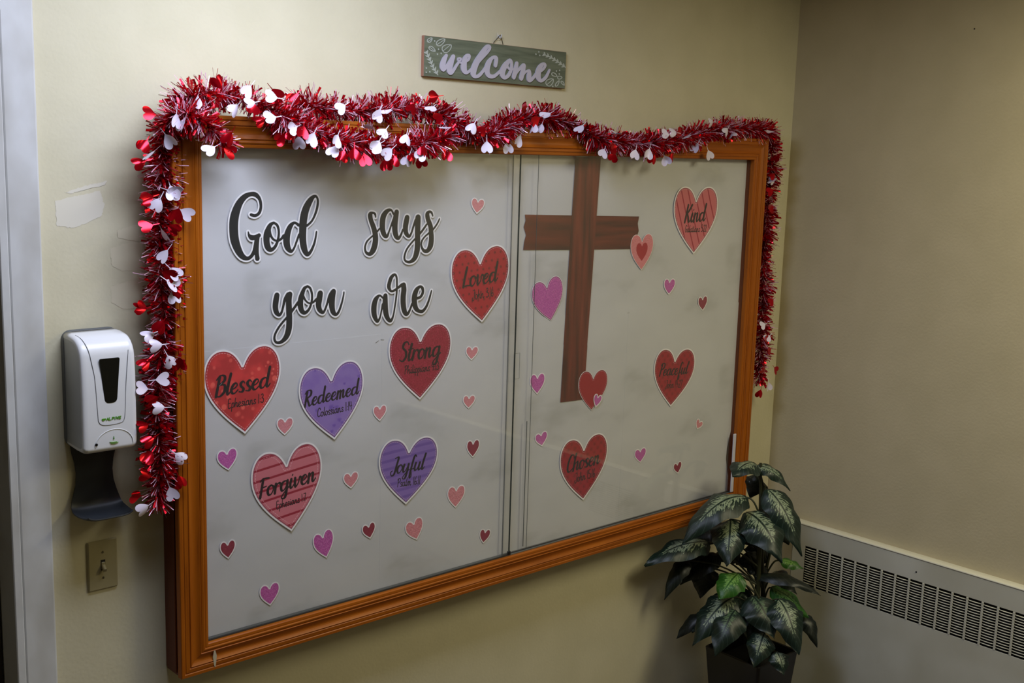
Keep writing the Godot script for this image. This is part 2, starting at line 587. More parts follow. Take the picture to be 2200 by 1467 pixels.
func display_case():
	var t := thing("notice_board", "wide notice board in a varnished orange wood frame with sliding glass", "notice board", Vector3((XL + XR) * 0.5, YB, 0))
	var o := -t.position
	var prof := moulding_profile()
	var names := ["top_rail", "right_stile", "bottom_rail", "left_stile"]
	var corners := [Vector2(XL, YT), Vector2(XR, YT), Vector2(XR, YB), Vector2(XL, YB)]
	var inward := [Vector2(1, -1), Vector2(-1, -1), Vector2(-1, 1), Vector2(1, 1)]
	for s in 4:
		var st := begin()
		var A: Vector2 = corners[s]
		var B: Vector2 = corners[(s + 1) % 4]
		var ia: Vector2 = inward[s]
		var ib: Vector2 = inward[(s + 1) % 4]
		var inn: Vector2 = (ia + ib) * 0.5
		for i in prof.size() - 1:
			var q := []
			var uv := []
			for e in [[i, A, ia], [i, B, ib], [i + 1, B, ib], [i + 1, A, ia]]:
				var pp: Vector2 = prof[e[0]]
				var c: Vector2 = e[1] + e[2] * pp.x
				q.append(Vector3(c.x, c.y, pp.y) + o)
				uv.append(Vector2((c.x if s % 2 == 0 else c.y) + s * 1.7, pp.x + s * 0.13 + pp.y))
			var tt: Vector2 = prof[i + 1] - prof[i]
			var n2 := Vector2(-tt.y, tt.x).normalized()
			quad(st, q[0], q[1], q[2], q[3], Vector3(inn.x * n2.x, inn.y * n2.x, n2.y), uv)
		part(st, names[s], M.wood, t)
	# case sides behind the moulding
	var H := YT - YB
	var W := XR - XL
	var xm := (XL + XR) * 0.5
	var ym := (YT + YB) * 0.5
	for s in [[Vector3(XL + 0.0115, ym, 0.026), Vector3(0.017, H - 0.006, 0.052), 1], [Vector3(XR - 0.0115, ym, 0.026), Vector3(0.017, H - 0.006, 0.052), 1], [Vector3(xm, YT - 0.0115, 0.026), Vector3(W - 0.04, 0.017, 0.052), 0], [Vector3(xm, YB + 0.005, 0.030), Vector3(W - 0.012, 0.018, 0.060), 0]]:
		var st := begin()
		bevel_box(st, s[0] + o, s[1], 0.0015, s[2])
		part(st, "case_side", M.wood_dark, t)
	for s in [[Vector3(XL + 0.016, ym, 0.060), Vector3(0.018, H - 0.014, 0.017), 1], [Vector3(XR - 0.016, ym, 0.060), Vector3(0.018, H - 0.014, 0.017), 1], [Vector3(xm, YT - 0.016, 0.060), Vector3(W - 0.05, 0.018, 0.017), 0], [Vector3(xm, YB + 0.022, 0.064), Vector3(W - 0.05, 0.014, 0.009), 0]]:
		var st := begin()
		bevel_box(st, s[0] + o, s[1], 0.001, s[2])
		part(st, "case_strip", M.wood_dark, t)
	# liner round the opening
	var k := FW - 0.006
	for s in [[Vector3(XL + k, ym, 0.060), Vector3(0.012, H - 2 * k, 0.02), 1], [Vector3(XR - k, ym, 0.060), Vector3(0.012, H - 2 * k, 0.02), 1], [Vector3(xm, YT - k, 0.060), Vector3(W - 2 * k, 0.012, 0.02), 0], [Vector3(xm, YB + k, 0.060), Vector3(W - 2 * k, 0.012, 0.02), 0]]:
		var st := begin()
		bevel_box(st, s[0] + o, s[1], 0.001, s[2])
		part(st, "liner", M.wood_dark, t)
	var st := begin()
	bevel_box(st, Vector3(xm, ym, 0.046) + o, Vector3(W - 0.06, H - 0.06, 0.010), 0.001)
	part(st, "back_panel", flat_mat(Color(0.50, 0.40, 0.22), 0.8), t, "brown back panel of the case")
	# aluminium track along the sill, with two grooves
	st = begin()
	bevel_box(st, Vector3(xm, YB + FW + 0.001, 0.0660) + o, Vector3(W - 2 * FW - 0.002, 0.004, 0.018), 0.0008)
	part(st, "sill_track", M.alu, t)
	# sliding panes: the left one runs in front
	var y0 := YB + FW + 0.004
	var y1 := YT - FW + 0.008
	var left := -2.345
	var edge := -1.381
	st = begin()
	bevel_box(st, Vector3((left + edge) * 0.5, (y0 + y1) * 0.5, 0.0735) + o, Vector3(edge - left, y1 - y0, 0.004), 0.0004)
	var g1 := part(st, "glass_pane", M.glass, t)
	st = begin()
	bevel_box(st, Vector3(edge + 0.0012, (y0 + y1) * 0.5, 0.0735) + o, Vector3(0.0028, y1 - y0, 0.0046), 0.0006)
	part(st, "pane_edge", M.glass_edge, g1, "dark edge of the front glass pane")
	st = begin()
	bevel_box(st, Vector3(edge + 0.0012, y0 + 0.004, 0.0735) + o, Vector3(0.010, 0.012, 0.006), 0.001)
	part(st, "pane_shoe", M.black, g1)
	var r0 := -1.40
	var r1 := XR - FW + 0.006
	st = begin()
	bevel_box(st, Vector3((r0 + r1) * 0.5, (y0 + y1) * 0.5, 0.0665) + o, Vector3(r1 - r0, y1 - y0, 0.004), 0.0004)
	var g2 := part(st, "glass_pane", M.glass, t)
	st = begin()
	bevel_box(st, Vector3(r0, (y0 + y1) * 0.5, 0.0665) + o, Vector3(0.0012, y1 - y0, 0.0042), 0.0003)
	part(st, "pane_edge", flat_mat(Color(0.40, 0.41, 0.40), 0.3), g2)
	# a clear stiffening strip with a ground edge and a finger pull on the rear pane
	st = begin()
	bevel_box(st, Vector3(-1.3065, (y0 + y1) * 0.5, 0.0690) + o, Vector3(0.0016, y1 - y0, 0.0010), 0.0002)
	part(st, "strip_edge", flat_mat(Color(0.30, 0.31, 0.30), 0.3), g2)
	st = begin()
	bevel_box(st, Vector3(-1.3200, y0 + 0.20, 0.0690) + o, Vector3(0.0030, 0.38, 0.0010), 0.0002)
	part(st, "strip_edge", flat_mat(Color(0.36, 0.37, 0.36), 0.3), g2)
	st = begin()
	for sx in [-1.3784, -1.3560]:
		bevel_box(st, Vector3(sx, 1.453, 0.0690) + o, Vector3(0.0012, 0.074, 0.0014), 0.0003)
	for sy in [1.416, 1.490]:
		bevel_box(st, Vector3(-1.3672, sy, 0.0690) + o, Vector3(0.0236, 0.0012, 0.0014), 0.0003)
	part(st, "finger_pull", flat_mat(Color(0.52, 0.52, 0.48), 0.3), g2)
	# black line where the panes stand in the track
	st = begin()
	bevel_box(st, Vector3((left + edge) * 0.5, y0 - 0.0008, 0.0735) + o, Vector3(edge - left, 0.0016, 0.005), 0.0003)
	bevel_box(st, Vector3((r0 + r1) * 0.5, y0 - 0.0008, 0.0665) + o, Vector3(r1 - r0, 0.0016, 0.005), 0.0003)
	part(st, "pane_gasket", M.black, t)
	# bare chip in the varnish of the bottom rail
	var chip := PackedVector2Array([Vector2(-2.3330, 0.8695), Vector2(-2.3296, 0.8690), Vector2(-2.3262, 0.8560), Vector2(-2.3275, 0.8420), Vector2(-2.3290, 0.8320), Vector2(-2.3315, 0.8270), Vector2(-2.3335, 0.8340), Vector2(-2.3362, 0.8540)])
	for i in chip.size():
		chip[i] += Vector2(o.x, o.y)
	part(sheet(chip, Vector2(-2.331 + o.x, 0.850 + o.y), 0.0862, 0.0008), "varnish_chip", flat_mat(Color(0.72, 0.68, 0.58), 0.8), t, "bare whitish chip in the varnish")
	# loose white plastic edging standing in the lower right of the opening
	st = begin()
	bevel_box(st, Vector3(0, 0.105, 0), Vector3(0.014, 0.21, 0.005), 0.0012, 1)
	var ws := part(st, "edging_strip", flat_mat(Color(0.78, 0.77, 0.80), 0.4), self)
	ws.position = Vector3(-0.3310, 0.895, 0.0795)
	ws.rotation.z = 0.008
	tag(ws, "loose white plastic strip leaning in the lower right of the frame", "plastic strip")

func papers():
	var x := [XL + FW - 0.010, -1.830, -0.886, XR - FW + 0.008]
	var yb := YB + FW - 0.006
	var yt := YT - FW + 0.010
	var where := [["lower left", "under the left part of the glass, behind the Blessed heart"], ["lower middle", "behind the Joyful heart and the foot of the cross"], ["lower right", "with a torn right edge behind the Peaceful heart"]]
	var up := ["white paper sheet behind the words God and you", "white paper sheet behind the crossbar and the Loved heart", "white paper sheet behind the Kind heart"]
	for i in 3:
		# right-hand edges overlap the next sheet; the seams wander a little, as hung by hand
		var a: float = x[i]
		var b: float = x[i + 1] + (0.004 if i < 2 else 0.0)
		var ysl := 1.5855 - 0.0002 * i if i < 2 else 1.583
		var ysr := 1.5835 if i < 2 else 1.564
		var low := PackedVector2Array([Vector2(a, yb), Vector2(b - 0.004, yb), Vector2(b, (yb + ysr) * 0.5), Vector2(b, ysr), Vector2(a, ysl)])
		if i == 2:
			low = PackedVector2Array([Vector2(a - 0.005, yb), Vector2(-0.314, yb), Vector2(-0.3095, 0.913), Vector2(-0.3290, 0.960), Vector2(-0.3420, 1.012), Vector2(-0.3400, 1.050), Vector2(-0.3305, 1.086), Vector2(-0.3180, 1.130), Vector2(-0.3040, 1.183), Vector2(b, 1.24), Vector2(b, ysr), Vector2(a, ysl)])
		var c := Vector2((low[0].x + low[2].x) * 0.5, (yb + ysl) * 0.5)
		var o := part(sheet(low, c, 0.0541 + 0.0003 * i, 0.0004), "paper_sheet", M.paper, self)
		o.name = numbered("backing_paper")
		tag(o, "white paper sheet " + where[i][1], "paper", "backing paper in the notice board")
		var hi := PackedVector2Array([Vector2(a, ysl - 0.03), Vector2(b, ysr - 0.03), Vector2(b, (ysr + yt) * 0.5), Vector2(b - 0.003, yt), Vector2(a, yt)])
		var c2 := Vector2((a + b) * 0.5, (ysl + yt) * 0.5)
		var o2 := part(sheet(hi, c2, 0.0528 + 0.0003 * (2 - i), 0.0004), "paper_sheet", M.paper, self)
		o2.name = numbered("backing_paper")
		tag(o2, up[i], "paper", "backing paper in the notice board")

func staples():
	var m := flat_mat(Color(0.16, 0.16, 0.15), 0.35)
	var m2 := flat_mat(Color(0.62, 0.62, 0.60), 0.3)
	for q in [[Vector2(-1.8456, 1.5651), 0.5, 0.055, false, "dark staple in the paper seam between the words you and are"], [Vector2(-1.8289, 1.5688), -0.15, 0.055, false, "dark staple in the paper seam beside the Strong heart"], [Vector2(-2.0522, 1.6875), 0.35, 0.0545, false, "dark staple inside the letter o of the word you"], [Vector2(-2.1403, 1.8555), 1.5, 0.0545, false, "dark staple inside the letter o of the word God"], [Vector2(-2.2917, 1.505), 0.75, 0.0578, true, "shiny staple across the first letter of the Blessed heart"], [Vector2(-0.887, 1.5692), 0, 0.055, false, "dark staple at the corner of the paper above the Peaceful heart"]]:
		var st := begin()
		bevel_box(st, Vector3(0, 0, 0.0003), Vector3(0.0105, 0.0007, 0.0006), 0.0002)
		for sx in [-0.0049, 0.0049]:
			bevel_box(st, Vector3(sx, 0, -0.0006), Vector3(0.0007, 0.0007, 0.0018), 0.0001)
		var o := part(st, "staple", m2 if q[3] else m, self)
		o.name = numbered("staple")
		o.position = Vector3(q[0].x, q[0].y, q[2])
		o.rotation.z = q[1]
		tag(o, q[4], "staple", "staples holding the paper display")

func cross():
	var m := flat_mat(Color(1, 1, 1), 0.6, 0.4)
	m.albedo_texture = noise_tex(0.012, 512, [[0.0, Color(0.24, 0.085, 0.06)], [0.4, Color(0.38, 0.15, 0.10)], [0.7, Color(0.45, 0.18, 0.12)], [1.0, Color(0.52, 0.235, 0.16)]], 0.0, 5, 41)
	m.uv1_scale = Vector3(5.0, 0.4, 1)
	var m2: StandardMaterial3D = m.duplicate()
	m2.uv1_scale = Vector3(0.4, 5.0, 1)
	m2.albedo_color = Color(0.93, 0.92, 0.92)
	var t := thing("paper_cross", "brown wood grain paper cross taped to the white backing paper", "cross", Vector3(-1.10, 1.25, 0.0551))
	var o := Vector2(-1.10, 1.25)
	var parts := [["crossbar", [Vector2(-1.3403, 1.8825), Vector2(-1.1132, 1.8758), Vector2(-0.8583, 1.8684), Vector2(-0.8632, 1.847), Vector2(-0.8573, 1.8238), Vector2(-0.8665, 1.801), Vector2(-0.8685, 1.7686), Vector2(-1.1076, 1.7747), Vector2(-1.3427, 1.7828), Vector2(-1.3401, 1.8051), Vector2(-1.3337, 1.8246), Vector2(-1.3436, 1.8472), Vector2(-1.3372, 1.8654)], m2, 0.0], ["upright", [Vector2(-1.147, 2.0454), Vector2(-1.0408, 2.047), Vector2(-1.067, 1.4788), Vector2(-1.1678, 1.4939)], m, 0.0004], ["upright", [Vector2(-1.167, 1.498), Vector2(-1.0662, 1.483), Vector2(-1.0729, 1.3165), Vector2(-1.1727, 1.3198)], m, 0.0008]]
	for p in parts:
		var out := PackedVector2Array()
		var c := Vector2.ZERO
		for q in p[1]:
			out.append(q - o)
			c += q - o
		part(sheet(out, c / out.size(), p[3], 0.0004), p[0], p[2], t)

func words():
	var all := {"God": [
		[Vector3(-2.2082, 1.8971, 0.0037), Vector3(-2.1978, 1.8949, 0.0035), Vector3(-2.1873, 1.9007, 0.0038), Vector3(-2.1824, 1.9152, 0.0036), Vector3(-2.1855, 1.9325, 0.0041), Vector3(-2.1959, 1.9431, 0.0055), Vector3(-2.2093, 1.9445, 0.005), Vector3(-2.2242, 1.9387, 0.0066), Vector3(-2.2375, 1.9251, 0.0085), Vector3(-2.2472, 1.9056, 0.0104), Vector3(-2.2526, 1.8848, 0.0113), Vector3(-2.2535, 1.8613, 0.0113), Vector3(-2.2509, 1.8389, 0.011), Vector3(-2.243, 1.8175, 0.0094), Vector3(-2.2329, 1.8026, 0.0072), Vector3(-2.2211, 1.7961, 0.0048), Vector3(-2.2106, 1.799, 0.0043), Vector3(-2.2015, 1.8106, 0.0048), Vector3(-2.1961, 1.8278, 0.0057), Vector3(-2.1925, 1.8437, 0.0063)],
		[Vector3(-2.216, 1.8576, 0.0015), Vector3(-2.2139, 1.8496, 0.0034), Vector3(-2.2072, 1.8441, 0.0061), Vector3(-2.1982, 1.8445, 0.0054), Vector3(-2.1877, 1.8489, 0.0047)],
		[Vector3(-2.1925, 1.8437, 0.006), Vector3(-2.1939, 1.8237, 0.0054), Vector3(-2.194, 1.8063, 0.0054), Vector3(-2.1926, 1.7949, 0.006)],
		[Vector3(-2.1487, 1.8773, 0.0029), Vector3(-2.1587, 1.8708, 0.0054), Vector3(-2.1664, 1.8523, 0.0085), Vector3(-2.168, 1.8349, 0.0082), Vector3(-2.1643, 1.82, 0.0077), Vector3(-2.1559, 1.8136, 0.0049), Vector3(-2.1451, 1.8206, 0.0039), Vector3(-2.1373, 1.8366, 0.0034), Vector3(-2.1349, 1.8554, 0.0031), Vector3(-2.1387, 1.8704, 0.0033), Vector3(-2.1479, 1.8773, 0.0028)],
		[Vector3(-2.1618, 1.8669, 0.0045), Vector3(-2.1573, 1.8493, 0.0033), Vector3(-2.1497, 1.8383, 0.0028), Vector3(-2.1389, 1.8346, 0.0024), Vector3(-2.1296, 1.8377, 0.0029), Vector3(-2.1218, 1.8456, 0.0039)],
		[Vector3(-2.0809, 1.8704, 0.0039), Vector3(-2.0919, 1.8761, 0.003), Vector3(-2.103, 1.8682, 0.0061), Vector3(-2.1108, 1.8521, 0.0081), Vector3(-2.114, 1.8345, 0.0091), Vector3(-2.1109, 1.8181, 0.0079), Vector3(-2.1015, 1.8081, 0.0041), Vector3(-2.0936, 1.8147, 0.0028), Vector3(-2.0857, 1.8322, 0.0028), Vector3(-2.0793, 1.8471, 0.0032)],
		[Vector3(-2.057, 1.8684, 0.003), Vector3(-2.0425, 1.8805, 0.0028), Vector3(-2.0312, 1.9023, 0.0032), Vector3(-2.0264, 1.9242, 0.0032), Vector3(-2.0296, 1.9366, 0.0028), Vector3(-2.0377, 1.938, 0.004), Vector3(-2.049, 1.9272, 0.0077), Vector3(-2.0602, 1.9082, 0.0098), Vector3(-2.0665, 1.8865, 0.0105), Vector3(-2.0689, 1.8605, 0.0102), Vector3(-2.069, 1.8358, 0.0095), Vector3(-2.065, 1.8136, 0.0085), Vector3(-2.0569, 1.7995, 0.0056), Vector3(-2.0472, 1.8047, 0.0041), Vector3(-2.0375, 1.8223, 0.0032), Vector3(-2.0327, 1.8388, 0.0026), Vector3(-2.0303, 1.8526, 0.0023)]],
	"says": [
		[Vector3(-1.8552, 1.8852, 0.002), Vector3(-1.8575, 1.893, 0.003), Vector3(-1.8655, 1.8961, 0.0029), Vector3(-1.872, 1.8909, 0.0067), Vector3(-1.8697, 1.8777, 0.0066), Vector3(-1.8637, 1.8645, 0.0071), Vector3(-1.8584, 1.8511, 0.0075), Vector3(-1.8553, 1.8366, 0.0082), Vector3(-1.8559, 1.8198, 0.0085), Vector3(-1.8615, 1.8031, 0.0084), Vector3(-1.8717, 1.7927, 0.0053), Vector3(-1.8834, 1.7967, 0.0035), Vector3(-1.8871, 1.8089, 0.0029), Vector3(-1.8822, 1.8231, 0.0026), Vector3(-1.8721, 1.8323, 0.0022), Vector3(-1.862, 1.8392, 0.0024), Vector3(-1.8503, 1.8485, 0.0025), Vector3(-1.843, 1.8556, 0.0025)],
		[Vector3(-1.7996, 1.892, 0.0028), Vector3(-1.808, 1.9024, 0.0029), Vector3(-1.8214, 1.8984, 0.006), Vector3(-1.8316, 1.8854, 0.0082), Vector3(-1.8343, 1.8674, 0.0086), Vector3(-1.8326, 1.8505, 0.0079), Vector3(-1.8265, 1.8382, 0.0063), Vector3(-1.819, 1.8356, 0.0039), Vector3(-1.8132, 1.8475, 0.0027), Vector3(-1.806, 1.8643, 0.0027), Vector3(-1.7994, 1.8787, 0.0033)],
		[Vector3(-1.7899, 1.8961, 0.0072), Vector3(-1.7927, 1.8822, 0.0084), Vector3(-1.7947, 1.8665, 0.0087), Vector3(-1.7944, 1.8495, 0.0084), Vector3(-1.7905, 1.8359, 0.0072), Vector3(-1.7828, 1.8296, 0.0045), Vector3(-1.7753, 1.8379, 0.0033), Vector3(-1.7694, 1.8512, 0.0027)],
		[Vector3(-1.7562, 1.8815, 0.0076), Vector3(-1.7591, 1.8694, 0.0083), Vector3(-1.7611, 1.8559, 0.008), Vector3(-1.7586, 1.8424, 0.0068), Vector3(-1.7492, 1.8335, 0.0042), Vector3(-1.7416, 1.8419, 0.003), Vector3(-1.7357, 1.8578, 0.0031), Vector3(-1.7283, 1.8748, 0.004)],
		[Vector3(-1.7207, 1.8809, 0.0087), Vector3(-1.7211, 1.8648, 0.009), Vector3(-1.7214, 1.8401, 0.0087), Vector3(-1.7209, 1.8153, 0.0088), Vector3(-1.7228, 1.793, 0.0088), Vector3(-1.731, 1.7747, 0.0069), Vector3(-1.7464, 1.7666, 0.0038), Vector3(-1.7604, 1.771, 0.003), Vector3(-1.7629, 1.7822, 0.0031), Vector3(-1.7563, 1.7992, 0.0027), Vector3(-1.7411, 1.816, 0.0026), Vector3(-1.7259, 1.8291, 0.0026), Vector3(-1.7105, 1.8423, 0.003), Vector3(-1.6982, 1.8556, 0.003), Vector3(-1.6921, 1.8629, 0.0027)],
		[Vector3(-1.672, 1.8849, 0.0021), Vector3(-1.6761, 1.8931, 0.0032), Vector3(-1.6833, 1.8963, 0.0031), Vector3(-1.6903, 1.889, 0.0066), Vector3(-1.6868, 1.874, 0.0071), Vector3(-1.6793, 1.8589, 0.0075), Vector3(-1.6766, 1.8413, 0.0079), Vector3(-1.6754, 1.8238, 0.0083), Vector3(-1.6782, 1.8063, 0.0085), Vector3(-1.6874, 1.7941, 0.0059), Vector3(-1.7001, 1.7946, 0.0043), Vector3(-1.7082, 1.8074, 0.0031), Vector3(-1.7069, 1.8198, 0.0028), Vector3(-1.6977, 1.8307, 0.0024), Vector3(-1.6837, 1.8403, 0.0026), Vector3(-1.6696, 1.8499, 0.0027), Vector3(-1.6571, 1.8634, 0.0025), Vector3(-1.6494, 1.8764, 0.0022)]],
	"you": [
		[Vector3(-2.1408, 1.7042, 0.007), Vector3(-2.1434, 1.6918, 0.0078), Vector3(-2.145, 1.677, 0.0075), Vector3(-2.1422, 1.6641, 0.0065), Vector3(-2.1345, 1.6567, 0.0039), Vector3(-2.1279, 1.6631, 0.0032), Vector3(-2.1233, 1.6777, 0.0032), Vector3(-2.1186, 1.6935, 0.0042), Vector3(-2.1107, 1.7046, 0.0052)],
		[Vector3(-2.1054, 1.7042, 0.0072), Vector3(-2.1081, 1.6894, 0.0079), Vector3(-2.1075, 1.6662, 0.0082), Vector3(-2.1069, 1.643, 0.0082), Vector3(-2.1083, 1.621, 0.0083), Vector3(-2.115, 1.603, 0.0072), Vector3(-2.1282, 1.5913, 0.0045), Vector3(-2.1413, 1.5902, 0.0032), Vector3(-2.1478, 1.5978, 0.0031), Vector3(-2.1464, 1.6103, 0.0029), Vector3(-2.1359, 1.6268, 0.0029), Vector3(-2.1214, 1.6418, 0.0029), Vector3(-2.1082, 1.6535, 0.0034), Vector3(-2.0949, 1.6688, 0.0034), Vector3(-2.0829, 1.6831, 0.0034)],
		[Vector3(-2.0561, 1.7209, 0.0028), Vector3(-2.0641, 1.7167, 0.0045), Vector3(-2.0695, 1.7066, 0.0059), Vector3(-2.0749, 1.6907, 0.0075), Vector3(-2.0756, 1.6744, 0.0077), Vector3(-2.0709, 1.6612, 0.0062), Vector3(-2.0615, 1.657, 0.0044), Vector3(-2.0506, 1.6656, 0.0033), Vector3(-2.0439, 1.6827, 0.003), Vector3(-2.0428, 1.7003, 0.003), Vector3(-2.048, 1.7158, 0.0031), Vector3(-2.0561, 1.7215, 0.0026)],
		[Vector3(-2.0695, 1.7008, 0.0038), Vector3(-2.0615, 1.6874, 0.0025), Vector3(-2.052, 1.6798, 0.0021), Vector3(-2.0411, 1.6802, 0.0025), Vector3(-2.0302, 1.6877, 0.0034)],
		[Vector3(-2.0193, 1.7011, 0.0077), Vector3(-2.022, 1.6872, 0.0086), Vector3(-2.024, 1.6732, 0.0079), Vector3(-2.0206, 1.6611, 0.0065), Vector3(-2.0116, 1.6533, 0.0038), Vector3(-2.0054, 1.66, 0.0031), Vector3(-1.9985, 1.6761, 0.0031), Vector3(-1.9916, 1.6935, 0.0047), Vector3(-1.9833, 1.7036, 0.0055)],
		[Vector3(-1.9805, 1.7034, 0.007), Vector3(-1.9846, 1.6871, 0.0087), Vector3(-1.9852, 1.6693, 0.0084), Vector3(-1.9817, 1.6535, 0.0069), Vector3(-1.9732, 1.6457, 0.0041), Vector3(-1.9648, 1.6523, 0.0034), Vector3(-1.9564, 1.6721, 0.0029), Vector3(-1.9509, 1.692, 0.0023), Vector3(-1.9498, 1.7003, 0.002)]],
	"are": [
		[Vector3(-1.8292, 1.6772, 0.0026), Vector3(-1.8405, 1.6848, 0.0028), Vector3(-1.8515, 1.6764, 0.0066), Vector3(-1.8569, 1.663, 0.0081), Vector3(-1.858, 1.6471, 0.0083), Vector3(-1.8551, 1.6319, 0.007), Vector3(-1.8466, 1.6186, 0.0043), Vector3(-1.839, 1.6272, 0.0028), Vector3(-1.8344, 1.6442, 0.0025), Vector3(-1.8304, 1.6612, 0.0034)],
		[Vector3(-1.8223, 1.6825, 0.0068), Vector3(-1.8228, 1.6676, 0.0082), Vector3(-1.8218, 1.6502, 0.0084), Vector3(-1.8188, 1.6338, 0.0077), Vector3(-1.8115, 1.6205, 0.0058), Vector3(-1.803, 1.6175, 0.0043), Vector3(-1.7961, 1.6309, 0.0026), Vector3(-1.7921, 1.6504, 0.0026), Vector3(-1.7888, 1.6699, 0.0026), Vector3(-1.7863, 1.6906, 0.0029), Vector3(-1.7859, 1.7114, 0.0029), Vector3(-1.7869, 1.7265, 0.0031), Vector3(-1.7906, 1.7348, 0.0031), Vector3(-1.7963, 1.7356, 0.0038), Vector3(-1.8046, 1.7286, 0.0056), Vector3(-1.8101, 1.7151, 0.0059), Vector3(-1.8113, 1.7037, 0.0055), Vector3(-1.8041, 1.694, 0.003), Vector3(-1.7928, 1.6957, 0.0033), Vector3(-1.7815, 1.7019, 0.0034), Vector3(-1.7702, 1.7082, 0.0045)],
		[Vector3(-1.7644, 1.7067, 0.0075), Vector3(-1.7634, 1.6939, 0.0084), Vector3(-1.7653, 1.6777, 0.0084), Vector3(-1.765, 1.6602, 0.0083), Vector3(-1.7618, 1.6424, 0.0079), Vector3(-1.7558, 1.6314, 0.006), Vector3(-1.7486, 1.6321, 0.0042), Vector3(-1.7415, 1.6433, 0.0032), Vector3(-1.7359, 1.6558, 0.0035)],
		[Vector3(-1.7186, 1.67, 0.0036), Vector3(-1.7084, 1.6728, 0.0039), Vector3(-1.7012, 1.683, 0.0042), Vector3(-1.7022, 1.6949, 0.0045), Vector3(-1.7104, 1.7001, 0.0035), Vector3(-1.722, 1.6914, 0.0069), Vector3(-1.7283, 1.6753, 0.0086), Vector3(-1.7279, 1.6576, 0.0084), Vector3(-1.7225, 1.6431, 0.007), Vector3(-1.712, 1.6353, 0.0047), Vector3(-1.7002, 1.6344, 0.0046), Vector3(-1.6885, 1.6454, 0.0038), Vector3(-1.6799, 1.6627, 0.0033), Vector3(-1.6743, 1.679, 0.0027), Vector3(-1.6718, 1.6871, 0.0021)]]}
	for w in all:
		var lo := Vector2(1e9, 1e9)
		for s in all[w]:
			for p in s:
				lo = lo.min(Vector2(p.x, p.y))
		var o := Vector3(lo.x, lo.y, 0)
		for s in all[w]:
			for i in s.size():
				s[i] -= o
		var t := thing("paper_word", "black brush lettered paper cutout with white border reading " + w, "lettering", Vector3(lo.x, lo.y, 0.0556), "cut out words on the notice board")
		part(ink(all[w], 0.0038, 0.0011, 0.0010, 0.0014), "border", M.card, t)
		part(ink(all[w], 0.0, 0.0011, 0.0013, 0.0016), "letters", M.ink, t, "black letters")

# ------------------------------------------------------------------ paper hearts
func bezier(out: PackedVector2Array, a: Vector2, b: Vector2, c: Vector2, d: Vector2, n: int):
	for i in n:
		out.append(a.bezier_interpolate(b, c, d, float(i) / n))

func heart_outline(w: float, h: float, n := 12) -> PackedVector2Array:
	# tip at the origin, lobes at y = h
	var r := PackedVector2Array()
	bezier(r, Vector2(0, 0), Vector2(0.20, 0.17), Vector2(0.50, 0.42), Vector2(0.5, 0.70), n)
	bezier(r, Vector2(0.5, 0.70), Vector2(0.5, 0.88), Vector2(0.40, 1.0), Vector2(0.27, 1.0), n)
	bezier(r, Vector2(0.27, 1.0), Vector2(0.13, 1.0), Vector2(0.05, 0.90), Vector2(0, 0.79), n)
	var out := PackedVector2Array()
	for p in r:
		out.append(Vector2(p.x * w, p.y * h))
	out.append(Vector2(0, 0.79 * h))
	for i in range(r.size() - 1, 0, -1):
		out.append(Vector2(-r[i].x * w, r[i].y * h))
	return out

func shrink(p: PackedVector2Array, by: float) -> PackedVector2Array:
	var best := PackedVector2Array()
	for q in Geometry2D.offset_polygon(p, -by, Geometry2D.JOIN_MITER):
		if q.size() > best.size():
			best = q
	return best

